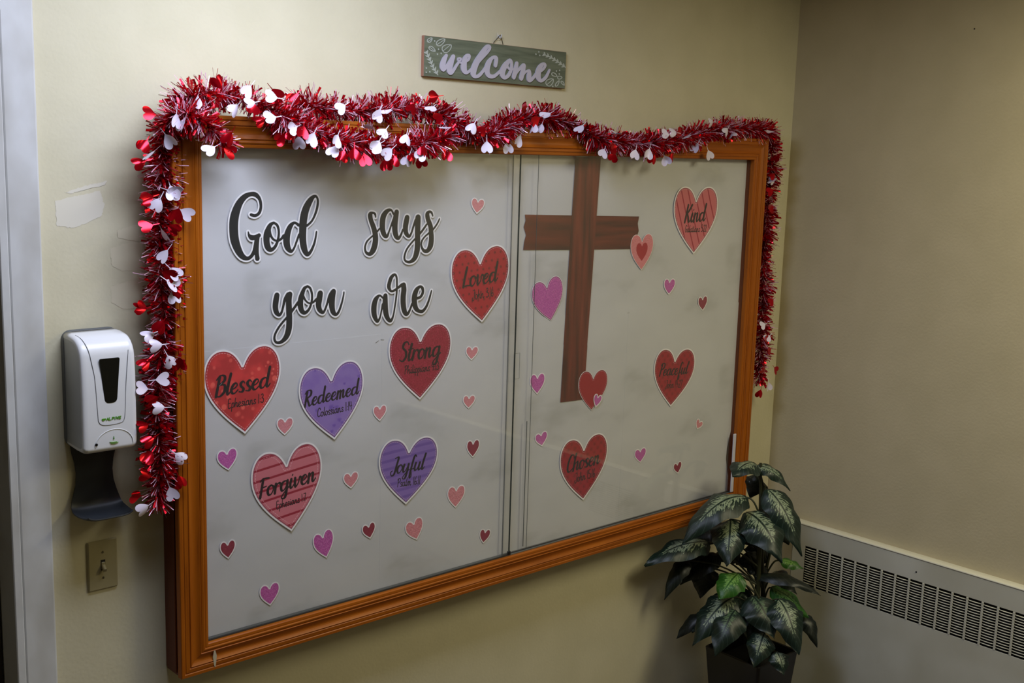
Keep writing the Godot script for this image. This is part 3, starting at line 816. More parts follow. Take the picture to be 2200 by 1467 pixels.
const GLYPHS := {
	"a": [0.58, [[0.42, 0.42, 0.30, 0.5, 0.12, 0.42, 0.05, 0.2, 0.12, 0.02, 0.25, 0.02, 0.38, 0.2, 0.44, 0.48], [0.44, 0.48, 0.40, 0.2, 0.44, 0.03, 0.54, 0.03, 0.60, 0.14]]],
	"c": [0.42, [[0.40, 0.40, 0.30, 0.5, 0.14, 0.42, 0.05, 0.2, 0.13, 0.02, 0.27, 0.0, 0.42, 0.14]]],
	"d": [0.60, [[0.42, 0.42, 0.30, 0.5, 0.12, 0.42, 0.05, 0.2, 0.12, 0.02, 0.25, 0.02, 0.38, 0.2, 0.44, 0.46], [0.50, 1.0, 0.45, 0.5, 0.43, 0.10, 0.52, 0.02, 0.62, 0.16]]],
	"e": [0.44, [[0.06, 0.2, 0.25, 0.26, 0.36, 0.38, 0.28, 0.5, 0.13, 0.42, 0.05, 0.2, 0.13, 0.02, 0.27, 0.0, 0.43, 0.14]]],
	"f": [0.38, [[0.42, 0.88, 0.33, 1.0, 0.23, 0.85, 0.18, 0.4, 0.13, -0.2, 0.17, -0.42, 0.27, -0.34, 0.22, -0.08, 0.14, 0.06, 0.38, 0.16]]],
	"g": [0.56, [[0.42, 0.42, 0.30, 0.5, 0.12, 0.42, 0.05, 0.2, 0.12, 0.02, 0.25, 0.02, 0.38, 0.2, 0.44, 0.48], [0.44, 0.48, 0.42, 0.0, 0.36, -0.36, 0.22, -0.44, 0.12, -0.34, 0.3, -0.1, 0.58, 0.14]]],
	"h": [0.54, [[0.15, 1.0, 0.09, 0.5, 0.06, 0.0], [0.07, 0.12, 0.2, 0.42, 0.33, 0.5, 0.38, 0.38, 0.36, 0.08, 0.44, 0.01, 0.55, 0.14]]],
	"i": [0.28, [[0.12, 0.48, 0.07, 0.2, 0.12, 0.02, 0.2, 0.02, 0.29, 0.14], [0.17, 0.68, 0.19, 0.72]]],
	"l": [0.26, [[0.19, 1.0, 0.11, 0.5, 0.09, 0.12, 0.16, 0.0, 0.28, 0.14]]],
	"m": [0.70, [[0.09, 0.48, 0.05, 0.0], [0.07, 0.2, 0.18, 0.46, 0.28, 0.46, 0.28, 0.0], [0.28, 0.2, 0.40, 0.46, 0.50, 0.46, 0.50, 0.1, 0.58, 0.0, 0.70, 0.14]]],
	"n": [0.52, [[0.09, 0.48, 0.05, 0.0], [0.07, 0.2, 0.2, 0.46, 0.32, 0.46, 0.32, 0.1, 0.40, 0.0, 0.52, 0.14]]],
	"o": [0.46, [[0.26, 0.5, 0.10, 0.42, 0.05, 0.2, 0.14, 0.01, 0.28, 0.02, 0.40, 0.22, 0.36, 0.44, 0.24, 0.5], [0.36, 0.42, 0.48, 0.36]]],
	"p": [0.44, [[0.10, 0.48, 0.06, 0.0, 0.03, -0.42], [0.08, 0.3, 0.22, 0.5, 0.36, 0.44, 0.36, 0.14, 0.22, 0.0, 0.08, 0.06]]],
	"r": [0.38, [[0.09, 0.48, 0.05, 0.0], [0.07, 0.2, 0.16, 0.42, 0.28, 0.5, 0.36, 0.44]]],
	"s": [0.38, [[0.34, 0.42, 0.24, 0.52, 0.12, 0.42, 0.16, 0.28, 0.30, 0.14, 0.24, 0.0, 0.07, 0.03]]],
	"t": [0.32, [[0.19, 0.85, 0.11, 0.3, 0.12, 0.04, 0.22, 0.0, 0.33, 0.14], [0.02, 0.56, 0.32, 0.59]]],
	"u": [0.56, [[0.09, 0.48, 0.05, 0.2, 0.12, 0.01, 0.24, 0.06, 0.36, 0.3, 0.41, 0.48], [0.41, 0.48, 0.37, 0.2, 0.41, 0.03, 0.48, 0.01, 0.58, 0.14]]],
	"v": [0.46, [[0.08, 0.48, 0.10, 0.1, 0.18, 0.0, 0.33, 0.22, 0.36, 0.48, 0.48, 0.42]]],
	"y": [0.54, [[0.09, 0.48, 0.05, 0.2, 0.12, 0.01, 0.24, 0.06, 0.36, 0.3, 0.41, 0.48], [0.43, 0.48, 0.41, 0.0, 0.35, -0.36, 0.22, -0.44, 0.12, -0.34, 0.3, -0.1, 0.56, 0.14]]],
	"B": [0.60, [[0.18, 0.95, 0.08, 0.0], [0.02, 0.82, 0.2, 1.0, 0.44, 0.95, 0.46, 0.72, 0.2, 0.54], [0.2, 0.54, 0.5, 0.5, 0.52, 0.18, 0.3, -0.02, 0.06, 0.03]]],
	"R": [0.60, [[0.18, 0.95, 0.08, 0.0], [0.02, 0.82, 0.2, 1.0, 0.46, 0.95, 0.46, 0.68, 0.18, 0.5], [0.2, 0.5, 0.34, 0.2, 0.44, 0.0, 0.60, 0.1]]],
	"S": [0.54, [[0.52, 0.84, 0.40, 1.0, 0.2, 0.94, 0.16, 0.72, 0.38, 0.5, 0.44, 0.22, 0.26, 0.0, 0.04, 0.1]]],
	"L": [0.50, [[0.22, 1.0, 0.12, 0.4, 0.08, 0.02], [0.08, 0.02, 0.3, 0.06, 0.5, 0.04]]],
	"K": [0.58, [[0.18, 1.0, 0.08, 0.0], [0.56, 1.0, 0.34, 0.66, 0.16, 0.5], [0.2, 0.52, 0.36, 0.24, 0.46, 0.0, 0.58, 0.1]]],
	"P": [0.50, [[0.18, 0.95, 0.08, 0.0], [0.02, 0.82, 0.2, 1.0, 0.46, 0.95, 0.46, 0.66, 0.16, 0.46]]],
	"J": [0.50, [[0.2, 0.96, 0.46, 1.0, 0.42, 0.5, 0.35, 0.0, 0.17, -0.12, 0.04, 0.08, 0.15, 0.2]]],
	"F": [0.48, [[0.2, 0.95, 0.08, 0.0], [0.02, 0.86, 0.2, 0.98, 0.56, 0.94], [0.13, 0.5, 0.42, 0.53]]],
	"C": [0.52, [[0.52, 0.78, 0.44, 0.98, 0.24, 0.96, 0.08, 0.6, 0.06, 0.2, 0.22, 0.0, 0.5, 0.16]]],
	"E": [0.48, [[0.42, 0.97, 0.1, 0.94, 0.07, 0.0, 0.42, 0.03], [0.08, 0.5, 0.36, 0.53]]],
	"G": [0.56, [[0.50, 0.80, 0.40, 0.98, 0.22, 0.94, 0.08, 0.6, 0.08, 0.2, 0.24, 0.0, 0.44, 0.1, 0.48, 0.42, 0.32, 0.42]]],
	"1": [0.24, [[0.12, 1.0, 0.10, 0.0]]],
	"2": [0.44, [[0.06, 0.8, 0.2, 1.0, 0.36, 0.8, 0.24, 0.4, 0.05, 0.02], [0.05, 0.02, 0.40, 0.03]]],
	"3": [0.42, [[0.06, 0.9, 0.24, 1.0, 0.34, 0.78, 0.16, 0.55], [0.16, 0.55, 0.38, 0.42, 0.36, 0.12, 0.18, 0.0, 0.04, 0.1]]],
	"4": [0.44, [[0.10, 1.0, 0.06, 0.5, 0.40, 0.5], [0.32, 0.95, 0.30, 0.0]]],
	"5": [0.42, [[0.36, 1.0, 0.10, 0.98, 0.08, 0.56], [0.08, 0.56, 0.34, 0.54, 0.36, 0.16, 0.18, 0.0, 0.04, 0.08]]],
	"6": [0.42, [[0.28, 1.0, 0.10, 0.6, 0.06, 0.2, 0.18, 0.0, 0.36, 0.16, 0.30, 0.42, 0.08, 0.3]]],
	"7": [0.40, [[0.04, 0.98, 0.36, 0.98, 0.22, 0.5, 0.16, 0.0]]],
	":": [0.18, [[0.09, 0.46, 0.09, 0.48], [0.08, 0.10, 0.08, 0.12]]],
	" ": [0.30, []]}

# strokes of a line of writing; heavy on the down strokes when brush is true
func writing(text: String, height: float, pen: float, slant: float, tight: float, brush: bool) -> Array:
	var out := []
	var x := 0.0
	for ch in text:
		var g = GLYPHS[ch]
		for s in g[1]:
			var p := []
			for i in s.size() / 2:
				p.append(Vector2(x + s[2 * i] * tight, s[2 * i + 1]))
			var q := smooth_path(p, 5) if p.size() > 2 else p
			var o := []
			for i in q.size():
				var d: Vector2 = (q[mini(i + 1, q.size() - 1)] - q[maxi(i - 1, 0)]).normalized()
				var heavy := clampf(-d.y, 0.0, 1.0)
				var r := pen * (lerpf(0.52, 1.15, heavy) if brush else 1.0)
				var v: Vector2 = q[i]
				o.append(Vector3((v.x + v.y * slant) * height, v.y * height, r))
			out.append(o)
		x += g[0] * tight
	for s in out:
		for i in s.size():
			s[i].x -= x * height * 0.5
	return out

class Canvas:
	var n: int
	var b := PackedFloat32Array()
	func _init(size: int):
		n = size
		b.resize(n * n * 3)
	func fill(c: Color):
		for i in n * n:
			b[i * 3] = c.r; b[i * 3 + 1] = c.g; b[i * 3 + 2] = c.b
	func blend(x: int, y: int, c: Color, a: float):
		if x < 0 or y < 0 or x >= n or y >= n or a <= 0.0:
			return
		var i := (y * n + x) * 3
		b[i] = lerpf(b[i], c.r, a); b[i + 1] = lerpf(b[i + 1], c.g, a); b[i + 2] = lerpf(b[i + 2], c.b, a)
	func disc(cx: float, cy: float, r: float, c: Color, a: float, soft := 1.5):
		for y in range(int(cy - r - 2), int(cy + r + 3)):
			for x in range(int(cx - r - 2), int(cx + r + 3)):
				var d := Vector2(x + 0.5 - cx, y + 0.5 - cy).length()
				blend(x, y, c, a * clampf((r - d) / soft + 0.5, 0.0, 1.0))
	func line(p: Vector3, q: Vector3, c: Color, a: float):
		var A := Vector2(p.x, p.y)
		var B := Vector2(q.x, q.y)
		var ab := B - A
		var l2 := maxf(ab.length_squared(), 1e-9)
		var R := maxf(p.z, q.z) + 1.5
		for y in range(int(minf(A.y, B.y) - R), int(maxf(A.y, B.y) + R) + 1):
			for x in range(int(minf(A.x, B.x) - R), int(maxf(A.x, B.x) + R) + 1):
				var v := Vector2(x + 0.5, y + 0.5)
				var t := clampf((v - A).dot(ab) / l2, 0.0, 1.0)
				var d := v.distance_to(A + ab * t) - lerpf(p.z, q.z, t)
				blend(x, y, c, a * clampf(0.5 - d, 0.0, 1.0))
	func texture() -> ImageTexture:
		var u := PackedByteArray()
		u.resize(n * n * 3)
		for i in n * n * 3:
			u[i] = clampi(int(b[i] * 255.0), 0, 255)
		return ImageTexture.create_from_image(Image.create_from_data(n, n, false, Image.FORMAT_RGB8, u))

# the print on a large heart: pattern, stitching, word and verse; w and h are the heart's size in metres
func heart_print(style: String, w: float, h: float, word: String, verse: String) -> ImageTexture:
	var n := 384 if word != "" else 192
	var c := Canvas.new(n)
	var k := float(n)
	var ns := FastNoiseLite.new()
	ns.seed = 5
	ns.frequency = 1.0
	var rs := RandomNumberGenerator.new()
	rs.seed = hash(style + word)
	var base := {"dots": Color(0.84, 0.22, 0.22), "purple": Color(0.54, 0.42, 0.72), "stripes": Color(0.83, 0.46, 0.51), "glitter": Color(0.60, 0.08, 0.19), "purplestripes": Color(0.54, 0.42, 0.72), "polka": Color(0.68, 0.06, 0.15), "diagonal": Color(0.82, 0.42, 0.45), "plaid": Color(0.65, 0.10, 0.16), "redstitch": Color(0.64, 0.11, 0.16), "double": Color(0.88, 0.52, 0.53), "magentastitch": Color(0.75, 0.32, 0.66)}
	c.fill(base[style])
	var dark := Color(0.60, 0.07, 0.18)
	var asp := h / w
	for y in n:
		for x in n:
			var u := x / k
			var v := (1.0 - y / k) * asp
			match style:
				"stripes":
					var s := fposmod((v - u * 0.04) * 7.4, 1.0)
					c.blend(x, y, dark, 0.9 * clampf((0.115 - absf(s - 0.5)) * 40.0, 0.0, 1.0))
				"diagonal":
					var s := fposmod((u + v * 0.42) * 6.6, 1.0)
					c.blend(x, y, dark, 0.85 * clampf((0.09 - absf(s - 0.5)) * 40.0, 0.0, 1.0))
				"purplestripes":
					var s := fposmod((v - u * 0.12) * 9.0, 1.0)
					c.blend(x, y, Color(0.43, 0.31, 0.64), 0.65 * clampf((0.22 - absf(s - 0.5)) * 12.0, 0.0, 1.0))
				"plaid":
					var a := sin((u + v) * 46.0) + sin((u - v) * 46.0) + 0.8 * ns.get_noise_2d(u * 9.0, v * 9.0)
					c.blend(x, y, Color(0.47, 0.07, 0.12), clampf(a * 0.35, 0.0, 0.55))
				"glitter":
					fleck(c, x, y, 3, Color(0.88, 0.36, 0.46), Color(0.40, 0.03, 0.12), 0.42)
				"magentastitch", "double":
					fleck(c, x, y, 2, Color(0.95, 0.66, 0.80), base[style].darkened(0.3), 0.4)
				"redstitch":
					c.blend(x, y, dark, 0.15 * sin(v * 70.0))
				"dots":
					c.blend(x, y, Color(0.60, 0.12, 0.14), clampf(0.4 + ns.get_noise_2d(u * 3.0, v * 3.0), 0.0, 0.5))
				"purple":
					c.blend(x, y, Color(0.60, 0.50, 0.74), clampf(0.3 + ns.get_noise_2d(u * 4.0, v * 4.0), 0.0, 0.5))
	if style == "dots":
		for i in 70:
			c.disc(rs.randf() * k, rs.randf() * k, k * rs.randf_range(0.010, 0.034), Color(0.97, 0.44, 0.37), rs.randf_range(0.35, 0.75), 4.0)
	if style == "polka":
		for j in 11:
			for i in 11:
				c.disc((i + 0.5 * (j % 2)) * k / 10.0, j * k / 10.0, k * 0.018, Color(0.40, 0.04, 0.10), 0.7, 3.0)
	if style == "purple":
		for i in 26:
			var p := Vector2(rs.randf(), rs.randf()) * k
			var r := k * rs.randf_range(0.016, 0.03)
			for q in [Vector2(-0.55, 0), Vector2(0.55, 0), Vector2(0, 0.7)]:
				c.disc(p.x + q.x * r, p.y + q.y * r, r * 0.75, Color(0.42, 0.29, 0.66), 0.5, 2.0)
	var o := heart_outline(w, h)
	var border := 0.0042 if word != "" else 0.0022
	var toc := func(p: Vector2) -> Vector2: return Vector2((p.x / w + 0.5) * k, (1.0 - p.y / h) * k)
	if style == "double":
		var inner := heart_outline(w * 0.5, h * 0.5)
		for y in n:
			for x in n:
				var p := Vector2((x / k - 0.5) * w, (1.0 - y / k) * h - h * 0.26)
				if Geometry2D.is_point_in_polygon(p, inner):
					c.blend(x, y, Color(0.66, 0.10, 0.17), 0.95)
	if style != "double":
		# a darker rim, then dashes along an inset line
		var rim := shrink(o, border)
		for i in rim.size():
			var a: Vector2 = toc.call(rim[i])
			var b: Vector2 = toc.call(rim[(i + 1) % rim.size()])
			c.line(Vector3(a.x, a.y, k * 0.014), Vector3(b.x, b.y, k * 0.014), base[style].darkened(0.22).lerp(Color(0.5, 0.2, 0.35), 0.3), 0.7)
		var line := shrink(o, border + (0.0080 if style == "stripes" else 0.0040 if word != "" else 0.0028))
		var run := 0.0
		var dash := 0.0042
		for i in line.size():
			var a := line[i]
			var b := line[(i + 1) % line.size()]
			var l := a.distance_to(b)
			var m := maxi(1, int(l / 0.0007))
			for j in m:
				var p := a.lerp(b, float(j) / m)
				run += l / m
				if fposmod(run, dash * 1.7) < dash:
					var q: Vector2 = toc.call(p)
					var q2: Vector2 = toc.call(a.lerp(b, float(j + 1) / m))
					var r := 0.00042 / w * k
					c.line(Vector3(q.x, q.y, r), Vector3(q2.x, q2.y, r), Color(0.95, 0.82, 0.84), 0.8)
	if word != "":
		var ink_c := Color(0.10, 0.04, 0.07)
		# share of the heart's width for word and verse, share of its height for their middles
		var lay := {"Blessed": [0.71, 0.46, 0.547, 0.353], "Redeemed": [0.84, 0.53, 0.57, 0.37], "Forgiven": [0.79, 0.42, 0.56, 0.335], "Strong": [0.65, 0.54, 0.61, 0.395], "Joyful": [0.58, 0.38, 0.55, 0.31], "Loved": [0.59, 0.36, 0.57, 0.35], "Kind": [0.47, 0.48, 0.545, 0.355], "Peaceful": [0.69, 0.41, 0.60, 0.355], "Chosen": [0.67, 0.42, 0.57, 0.35]}
		var line := writing(word, 1.0, 0.066, 0.16, 0.98, true)
		fit(c, line, lay[word][0] * w, Vector2(0.0, h * lay[word][2]), 0.03, ink_c, 0.95, toc, w, k)
		line = writing(verse, 1.0, 0.048, 0.04, 0.86, false)
		fit(c, line, lay[word][1] * w, Vector2(0.006, h * lay[word][3]), 0.0, ink_c, 0.9, toc, w, k)
	return c.texture()

func fit(c: Canvas, strokes: Array, width: float, at: Vector2, lean: float, col: Color, a: float, toc: Callable, w: float, k: float):
	var lo := 1e9
	var hi := -1e9
	for s in strokes:
		for p in s:
			lo = minf(lo, p.x)
			hi = maxf(hi, p.x)
	var sc := width / (hi - lo)
	for s in strokes:
		for i in maxi(1, s.size() - 1):
			var P := []
			for e in [i, mini(i + 1, s.size() - 1)]:
				var p: Vector3 = s[e]
				var q := Vector2((p.x - (lo + hi) * 0.5) * sc, p.y * sc - 0.25 * sc)
				q = at + q + Vector2(0, q.x * lean)
				var t: Vector2 = toc.call(q)
				P.append(Vector3(t.x, t.y, p.z * sc / w * k))
			c.line(P[0], P[1], col, a)

# glitter: cells of k texels, each a random mix with the light or the dark colour
func fleck(c: Canvas, x: int, y: int, k: int, light: Color, dark: Color, most: float):
	var h := float(hash(Vector2i(x / k, y / k)) % 2000) / 1000.0 - 1.0
	c.blend(x, y, light if h > 0.0 else dark, absf(h) * most)

func glitter(base: Color, sd: int) -> StandardMaterial3D:
	var c := Canvas.new(96)
	c.fill(base)
	for y in 96:
		for x in 96:
			fleck(c, x, y, 2, base.lightened(0.45), base.darkened(0.3), 0.6)
	var m := flat_mat(Color.WHITE, 0.55, 0.5)
	m.albedo_texture = c.texture()
	return m

func hearts():
	var small := {"pink": glitter(Color(0.88, 0.52, 0.56), 1), "maroon": glitter(Color(0.56, 0.08, 0.20), 2), "magenta": glitter(Color(0.79, 0.33, 0.68), 3)}
	# style, tip, turn, width, height, label, word, verse
	var rows := [
	["dots", Vector2(-2.2293, 1.3781), 0.0248, 0.2044, 0.2097, "red dotted paper heart with stitched edge, printed Blessed", "Blessed", "Ephesians 1:3"],
	["purple", Vector2(-1.9762, 1.3261), 0.0588, 0.1937, 0.1975, "purple paper heart with stitched edge, printed Redeemed", "Redeemed", "Colossians 1:14"],
	["stripes", Vector2(-2.1021, 1.1101), 0.0753, 0.201, 0.2177, "pink paper heart with maroon stripes, printed Forgiven", "Forgiven", "Ephesians 1:7"],
	["glitter", Vector2(-1.7053, 1.3958), -0.0001, 0.2111, 0.2031, "dark red glitter paper heart with stitched edge, printed Strong", "Strong", "Philippians 4:13"],
	["purplestripes", Vector2(-1.7474, 1.1125), -0.0678, 0.1985, 0.1831, "purple faintly striped paper heart with stitched edge, printed Joyful", "Joyful", "Psalm 16:11"],
	["polka", Vector2(-1.4926, 1.5882), 0.0622, 0.2125, 0.2101, "red paper heart with dark polka dots, printed Loved", "Loved", "John 3:16"],
	["diagonal", Vector2(-0.5864, 1.7414), -0.0051, 0.2243, 0.2186, "pink paper heart with slanting maroon stripes, printed Kind", "Kind", "Galatians 5:22"],
	["plaid", Vector2(-0.6623, 1.2409), -0.0862, 0.2078, 0.1937, "red plaid paper heart with stitched edge, printed Peaceful", "Peaceful", "John 14:27"],
	["plaid", Vector2(-1.0594, 0.9958), 0.0208, 0.2108, 0.2043, "red plaid paper heart with stitched edge, printed Chosen", "Chosen", "John 15:16"],
	["redstitch", Vector2(-1.0385, 1.2786), -0.0371, 0.1288, 0.1241, "plain red stitched paper heart overlapping the foot of the cross", "", ""],
	["double", Vector2(-0.838, 1.7012), 0.0277, 0.1055, 0.112, "pink paper heart with a red heart inside, at the end of the crossbar", "", ""],
	["magentastitch", Vector2(-1.2248, 1.5711), 0.1991, 0.126, 0.1264, "large magenta paper heart with stitched edge left of the upright of the cross", "", ""],
	["pink", Vector2(-2.1201, 1.3585), -0.04, 0.0473, 0.0437, "small pink glitter heart low between the Blessed and Redeemed hearts", "", ""],
	["magenta", Vector2(-2.2731, 1.2952), 0.0815, 0.0544, 0.0527, "small magenta glitter heart just below the Blessed heart", "", ""],
	["pink", Vector2(-1.8354, 1.3544), -0.0086, 0.0443, 0.0426, "small pink glitter heart just right of the Redeemed heart", "", ""],
	["pink", Vector2(-1.9241, 1.1881), 0.0132, 0.0479, 0.0436, "small pink glitter heart between the Forgiven and Joyful hearts", "", ""],
	["maroon", Vector2(-1.8619, 1.0397), 0.1594, 0.0437, 0.044, "small tilted maroon heart below and left of the Joyful heart", "", ""],
	["magenta", Vector2(-1.9978, 1.017), 0.1919, 0.0628, 0.0745, "tilted magenta glitter heart just below the right side of the Forgiven heart", "", ""],
	["maroon", Vector2(-2.2762, 1.0763), 0.0362, 0.0427, 0.0463, "small maroon heart below and left of the Forgiven heart, beside the frame", "", ""],
	["magenta", Vector2(-2.1629, 0.93), 0.0349, 0.0569, 0.0576, "magenta glitter heart lowest of all the hearts on the board", "", ""],
	["pink", Vector2(-1.5267, 1.4843), -0.0736, 0.0465, 0.0394, "small pink glitter heart beside the right lobe of the Strong heart", "", ""],
	["pink", Vector2(-1.533, 1.348), -0.0633, 0.0456, 0.0386, "small pink glitter heart level with the tip of the Strong heart", "", ""],
	["maroon", Vector2(-1.5129, 1.2045), -0.016, 0.0487, 0.0513, "small upright maroon heart just right of the Joyful heart", "", ""],
	["pink", Vector2(-1.572, 1.0688), -0.0407, 0.0646, 0.0638, "tall pink glitter heart right of the tip of the Joyful heart", "", ""],
	["pink", Vector2(-1.7066, 1.0035), 0.2277, 0.0619, 0.062, "tilted pink glitter heart just below the Joyful heart", "", ""],
	["maroon", Vector2(-1.4658, 0.9417), -0.2306, 0.0428, 0.0426, "small maroon heart low beside the dark edge of the sliding glass", "", ""],
	["pink", Vector2(-1.5199, 1.8872), -0.1178, 0.0485, 0.043, "small pink glitter heart above the Loved heart", "", ""],
	["magenta", Vector2(-1.2706, 1.3564), 0.0051, 0.0616, 0.0626, "small magenta heart left of the foot of the cross", "", ""],
	["magenta", Vector2(-1.022, 1.2859), -0.3142, 0.0375, 0.041, "tiny magenta heart stuck over the plain red stitched heart", "", ""],
	["magenta", Vector2(-0.6986, 1.6144), -0.0348, 0.0566, 0.0524, "small magenta heart below and right of the crossbar, above the Peaceful heart", "", ""],
	["maroon", Vector2(-0.5198, 1.5489), 0.0908, 0.0502, 0.0499, "small maroon heart between the Kind and Peaceful hearts", "", ""],
	["magenta", Vector2(-1.2433, 1.1957), 0.1426, 0.0517, 0.0438, "small magenta heart just left of the Chosen heart", "", ""],
	["magenta", Vector2(-0.7981, 1.0724), 0.046, 0.0571, 0.0484, "small magenta heart right of the Chosen heart", "", ""],
	["maroon", Vector2(-0.6033, 1.003), 0.1448, 0.0442, 0.0404, "small maroon heart just above the top left leaves of the plant", "", ""],
	["pink", Vector2(-0.5149, 1.1434), -0.5273, 0.0402, 0.034, "small pink heart below and right of the Peaceful heart", "", ""],
	]
	for i in rows.size():
		var r = rows[i]
		var big: bool = r[6] != ""
		var w: float = r[3]
		var h: float = r[4]
		var z := 0.0555 + (0.0006 if r[0] == "redstitch" or r[0] == "double" else 0.0)
		if r[5].begins_with("tiny"):
			z += 0.0025
		var t := thing("paper_heart", r[5], "paper heart", Vector3(r[1].x, r[1].y, z), "paper hearts with a word on the notice board" if big else "plain paper hearts on the notice board")
		t.rotation.z = r[2]
		var o := heart_outline(w, h)
		var c := Vector2(0, h * 0.58)
		var curl := 0.0024 if big else 0.0007
		part(sheet(o, c, 0.0, 0.0004, curl, h * 0.6), "border", M.card, t)
		var inner := shrink(o, 0.0042 if big else 0.0014 if r[0].ends_with("stitch") or r[0] == "double" else 0.0030)
		var m: StandardMaterial3D
		if small.has(r[0]):
			m = small[r[0]]
		else:
			m = flat_mat(Color.WHITE, 0.6, 0.4)
			m.albedo_texture = heart_print(r[0], w, h, r[6], r[7])
		part(sheet(inner, c, 0.0002, 0.0004, curl, h * 0.6, Rect2(-w * 0.5, 0, w, h)), "print", m, t)

# ------------------------------------------------------------------ welcome plaque
func plaque():
	var c := Vector3(-1.4162, 2.2938, 0.0)
	var t := thing("welcome_sign", "sage green wooden plaque lettered welcome, hung above the notice board", "sign", Vector3(c.x, c.y - 0.0517, 0))
	t.rotation.z = -0.0095
	var o := Vector3(0, 0.0517, 0)
	var st := begin()
	bevel_box(st, o + Vector3(0, 0, 0.0055), Vector3(0.518, 0.1034, 0.011), 0.0006)
	part(st, "board", flat_mat(Color(0.62, 0.44, 0.36), 0.7), t, "raw wood edge of the plaque")
	var gm := flat_mat(Color(1, 1, 1), 0.7, 0.3)
	gm.albedo_texture = noise_tex(0.015, 256, [[0.0, Color(0.37, 0.39, 0.32)], [0.5, Color(0.43, 0.455, 0.375)], [1.0, Color(0.48, 0.50, 0.42)]], 0.0, 5, 51)
	gm.uv1_scale = Vector3(1.5, 16.0, 1)
	st = begin()
	bevel_box(st, o + Vector3(0, 0, 0.0114), Vector3(0.5166, 0.1022, 0.001), 0.0002)
	part(st, "painted_face", gm, t)
	var turn := Transform2D(0.0095, Vector2.ZERO)
	var w := [
		[Vector3(-1.6023, 2.3019, 0.0051), Vector3(-1.6102, 2.289, 0.0084), Vector3(-1.6152, 2.2721, 0.0097), Vector3(-1.6096, 2.2659, 0.006), Vector3(-1.5969, 2.2796, 0.005), Vector3(-1.5796, 2.3011, 0.006)],
		[Vector3(-1.5783, 2.3011, 0.0063), Vector3(-1.5881, 2.2801, 0.0096), Vector3(-1.5915, 2.2633, 0.0093), Vector3(-1.5826, 2.2601, 0.006), Vector3(-1.5666, 2.2795, 0.0046), Vector3(-1.5532, 2.296, 0.0038), Vector3(-1.5611, 2.2982, 0.0026), Vector3(-1.5626, 2.2919, 0.0032), Vector3(-1.553, 2.2862, 0.0035), Vector3(-1.5419, 2.2883, 0.0035), Vector3(-1.5267, 2.2964, 0.0045), Vector3(-1.5234, 2.3065, 0.005), Vector3(-1.5326, 2.3059, 0.0058), Vector3(-1.5406, 2.2917, 0.0093), Vector3(-1.5414, 2.2707, 0.0105), Vector3(-1.5299, 2.2626, 0.0051), Vector3(-1.5078, 2.2781, 0.0043)],
		[Vector3(-1.5078, 2.2781, 0.0045), Vector3(-1.4801, 2.3022, 0.0045), Vector3(-1.4564, 2.3251, 0.0052), Vector3(-1.4518, 2.335, 0.0051), Vector3(-1.4625, 2.3348, 0.0063), Vector3(-1.4804, 2.3138, 0.0089), Vector3(-1.4996, 2.2882, 0.0102), Vector3(-1.5088, 2.2643, 0.0107), Vector3(-1.5013, 2.2538, 0.0058), Vector3(-1.4844, 2.2595, 0.0054), Vector3(-1.4649, 2.2798, 0.0047)],
		[Vector3(-1.4297, 2.2875, 0.0064), Vector3(-1.428, 2.3058, 0.0075), Vector3(-1.4398, 2.3082, 0.0051), Vector3(-1.4538, 2.2934, 0.0088), Vector3(-1.4604, 2.2737, 0.0104), Vector3(-1.4526, 2.2593, 0.0075), Vector3(-1.4322, 2.2594, 0.0055), Vector3(-1.4064, 2.2783, 0.0045)],
		[Vector3(-1.3777, 2.305, 0.0058), Vector3(-1.395, 2.2887, 0.0093), Vector3(-1.4046, 2.2687, 0.0106), Vector3(-1.3953, 2.2573, 0.0062), Vector3(-1.3792, 2.2659, 0.006), Vector3(-1.3704, 2.286, 0.006), Vector3(-1.374, 2.3031, 0.0061), Vector3(-1.3865, 2.3001, 0.0051), Vector3(-1.3844, 2.2851, 0.0046), Vector3(-1.3707, 2.2805, 0.0035), Vector3(-1.3559, 2.2847, 0.0036)],
		[Vector3(-1.351, 2.2981, 0.0066), Vector3(-1.3556, 2.2782, 0.0089), Vector3(-1.3609, 2.2609, 0.0077)],
		[Vector3(-1.3609, 2.2609, 0.0056), Vector3(-1.3465, 2.2788, 0.0049), Vector3(-1.3265, 2.2943, 0.0068)],
		[Vector3(-1.3243, 2.2934, 0.0078), Vector3(-1.3281, 2.2756, 0.009), Vector3(-1.333, 2.2599, 0.0084)],
		[Vector3(-1.333, 2.2599, 0.0056), Vector3(-1.319, 2.2761, 0.0042), Vector3(-1.3038, 2.2815, 0.005), Vector3(-1.3033, 2.2705, 0.0092), Vector3(-1.3028, 2.2573, 0.0084), Vector3(-1.2905, 2.2602, 0.0058), Vector3(-1.2696, 2.2814, 0.005)],
		[Vector3(-1.2695, 2.2788, 0.0045), Vector3(-1.2511, 2.2882, 0.0048), Vector3(-1.2422, 2.2999, 0.0057), Vector3(-1.2503, 2.3038, 0.0053), Vector3(-1.2638, 2.2907, 0.0095), Vector3(-1.2691, 2.2704, 0.0112), Vector3(-1.2575, 2.2566, 0.0059), Vector3(-1.2375, 2.2678, 0.0056), Vector3(-1.2242, 2.2883, 0.0042)]]
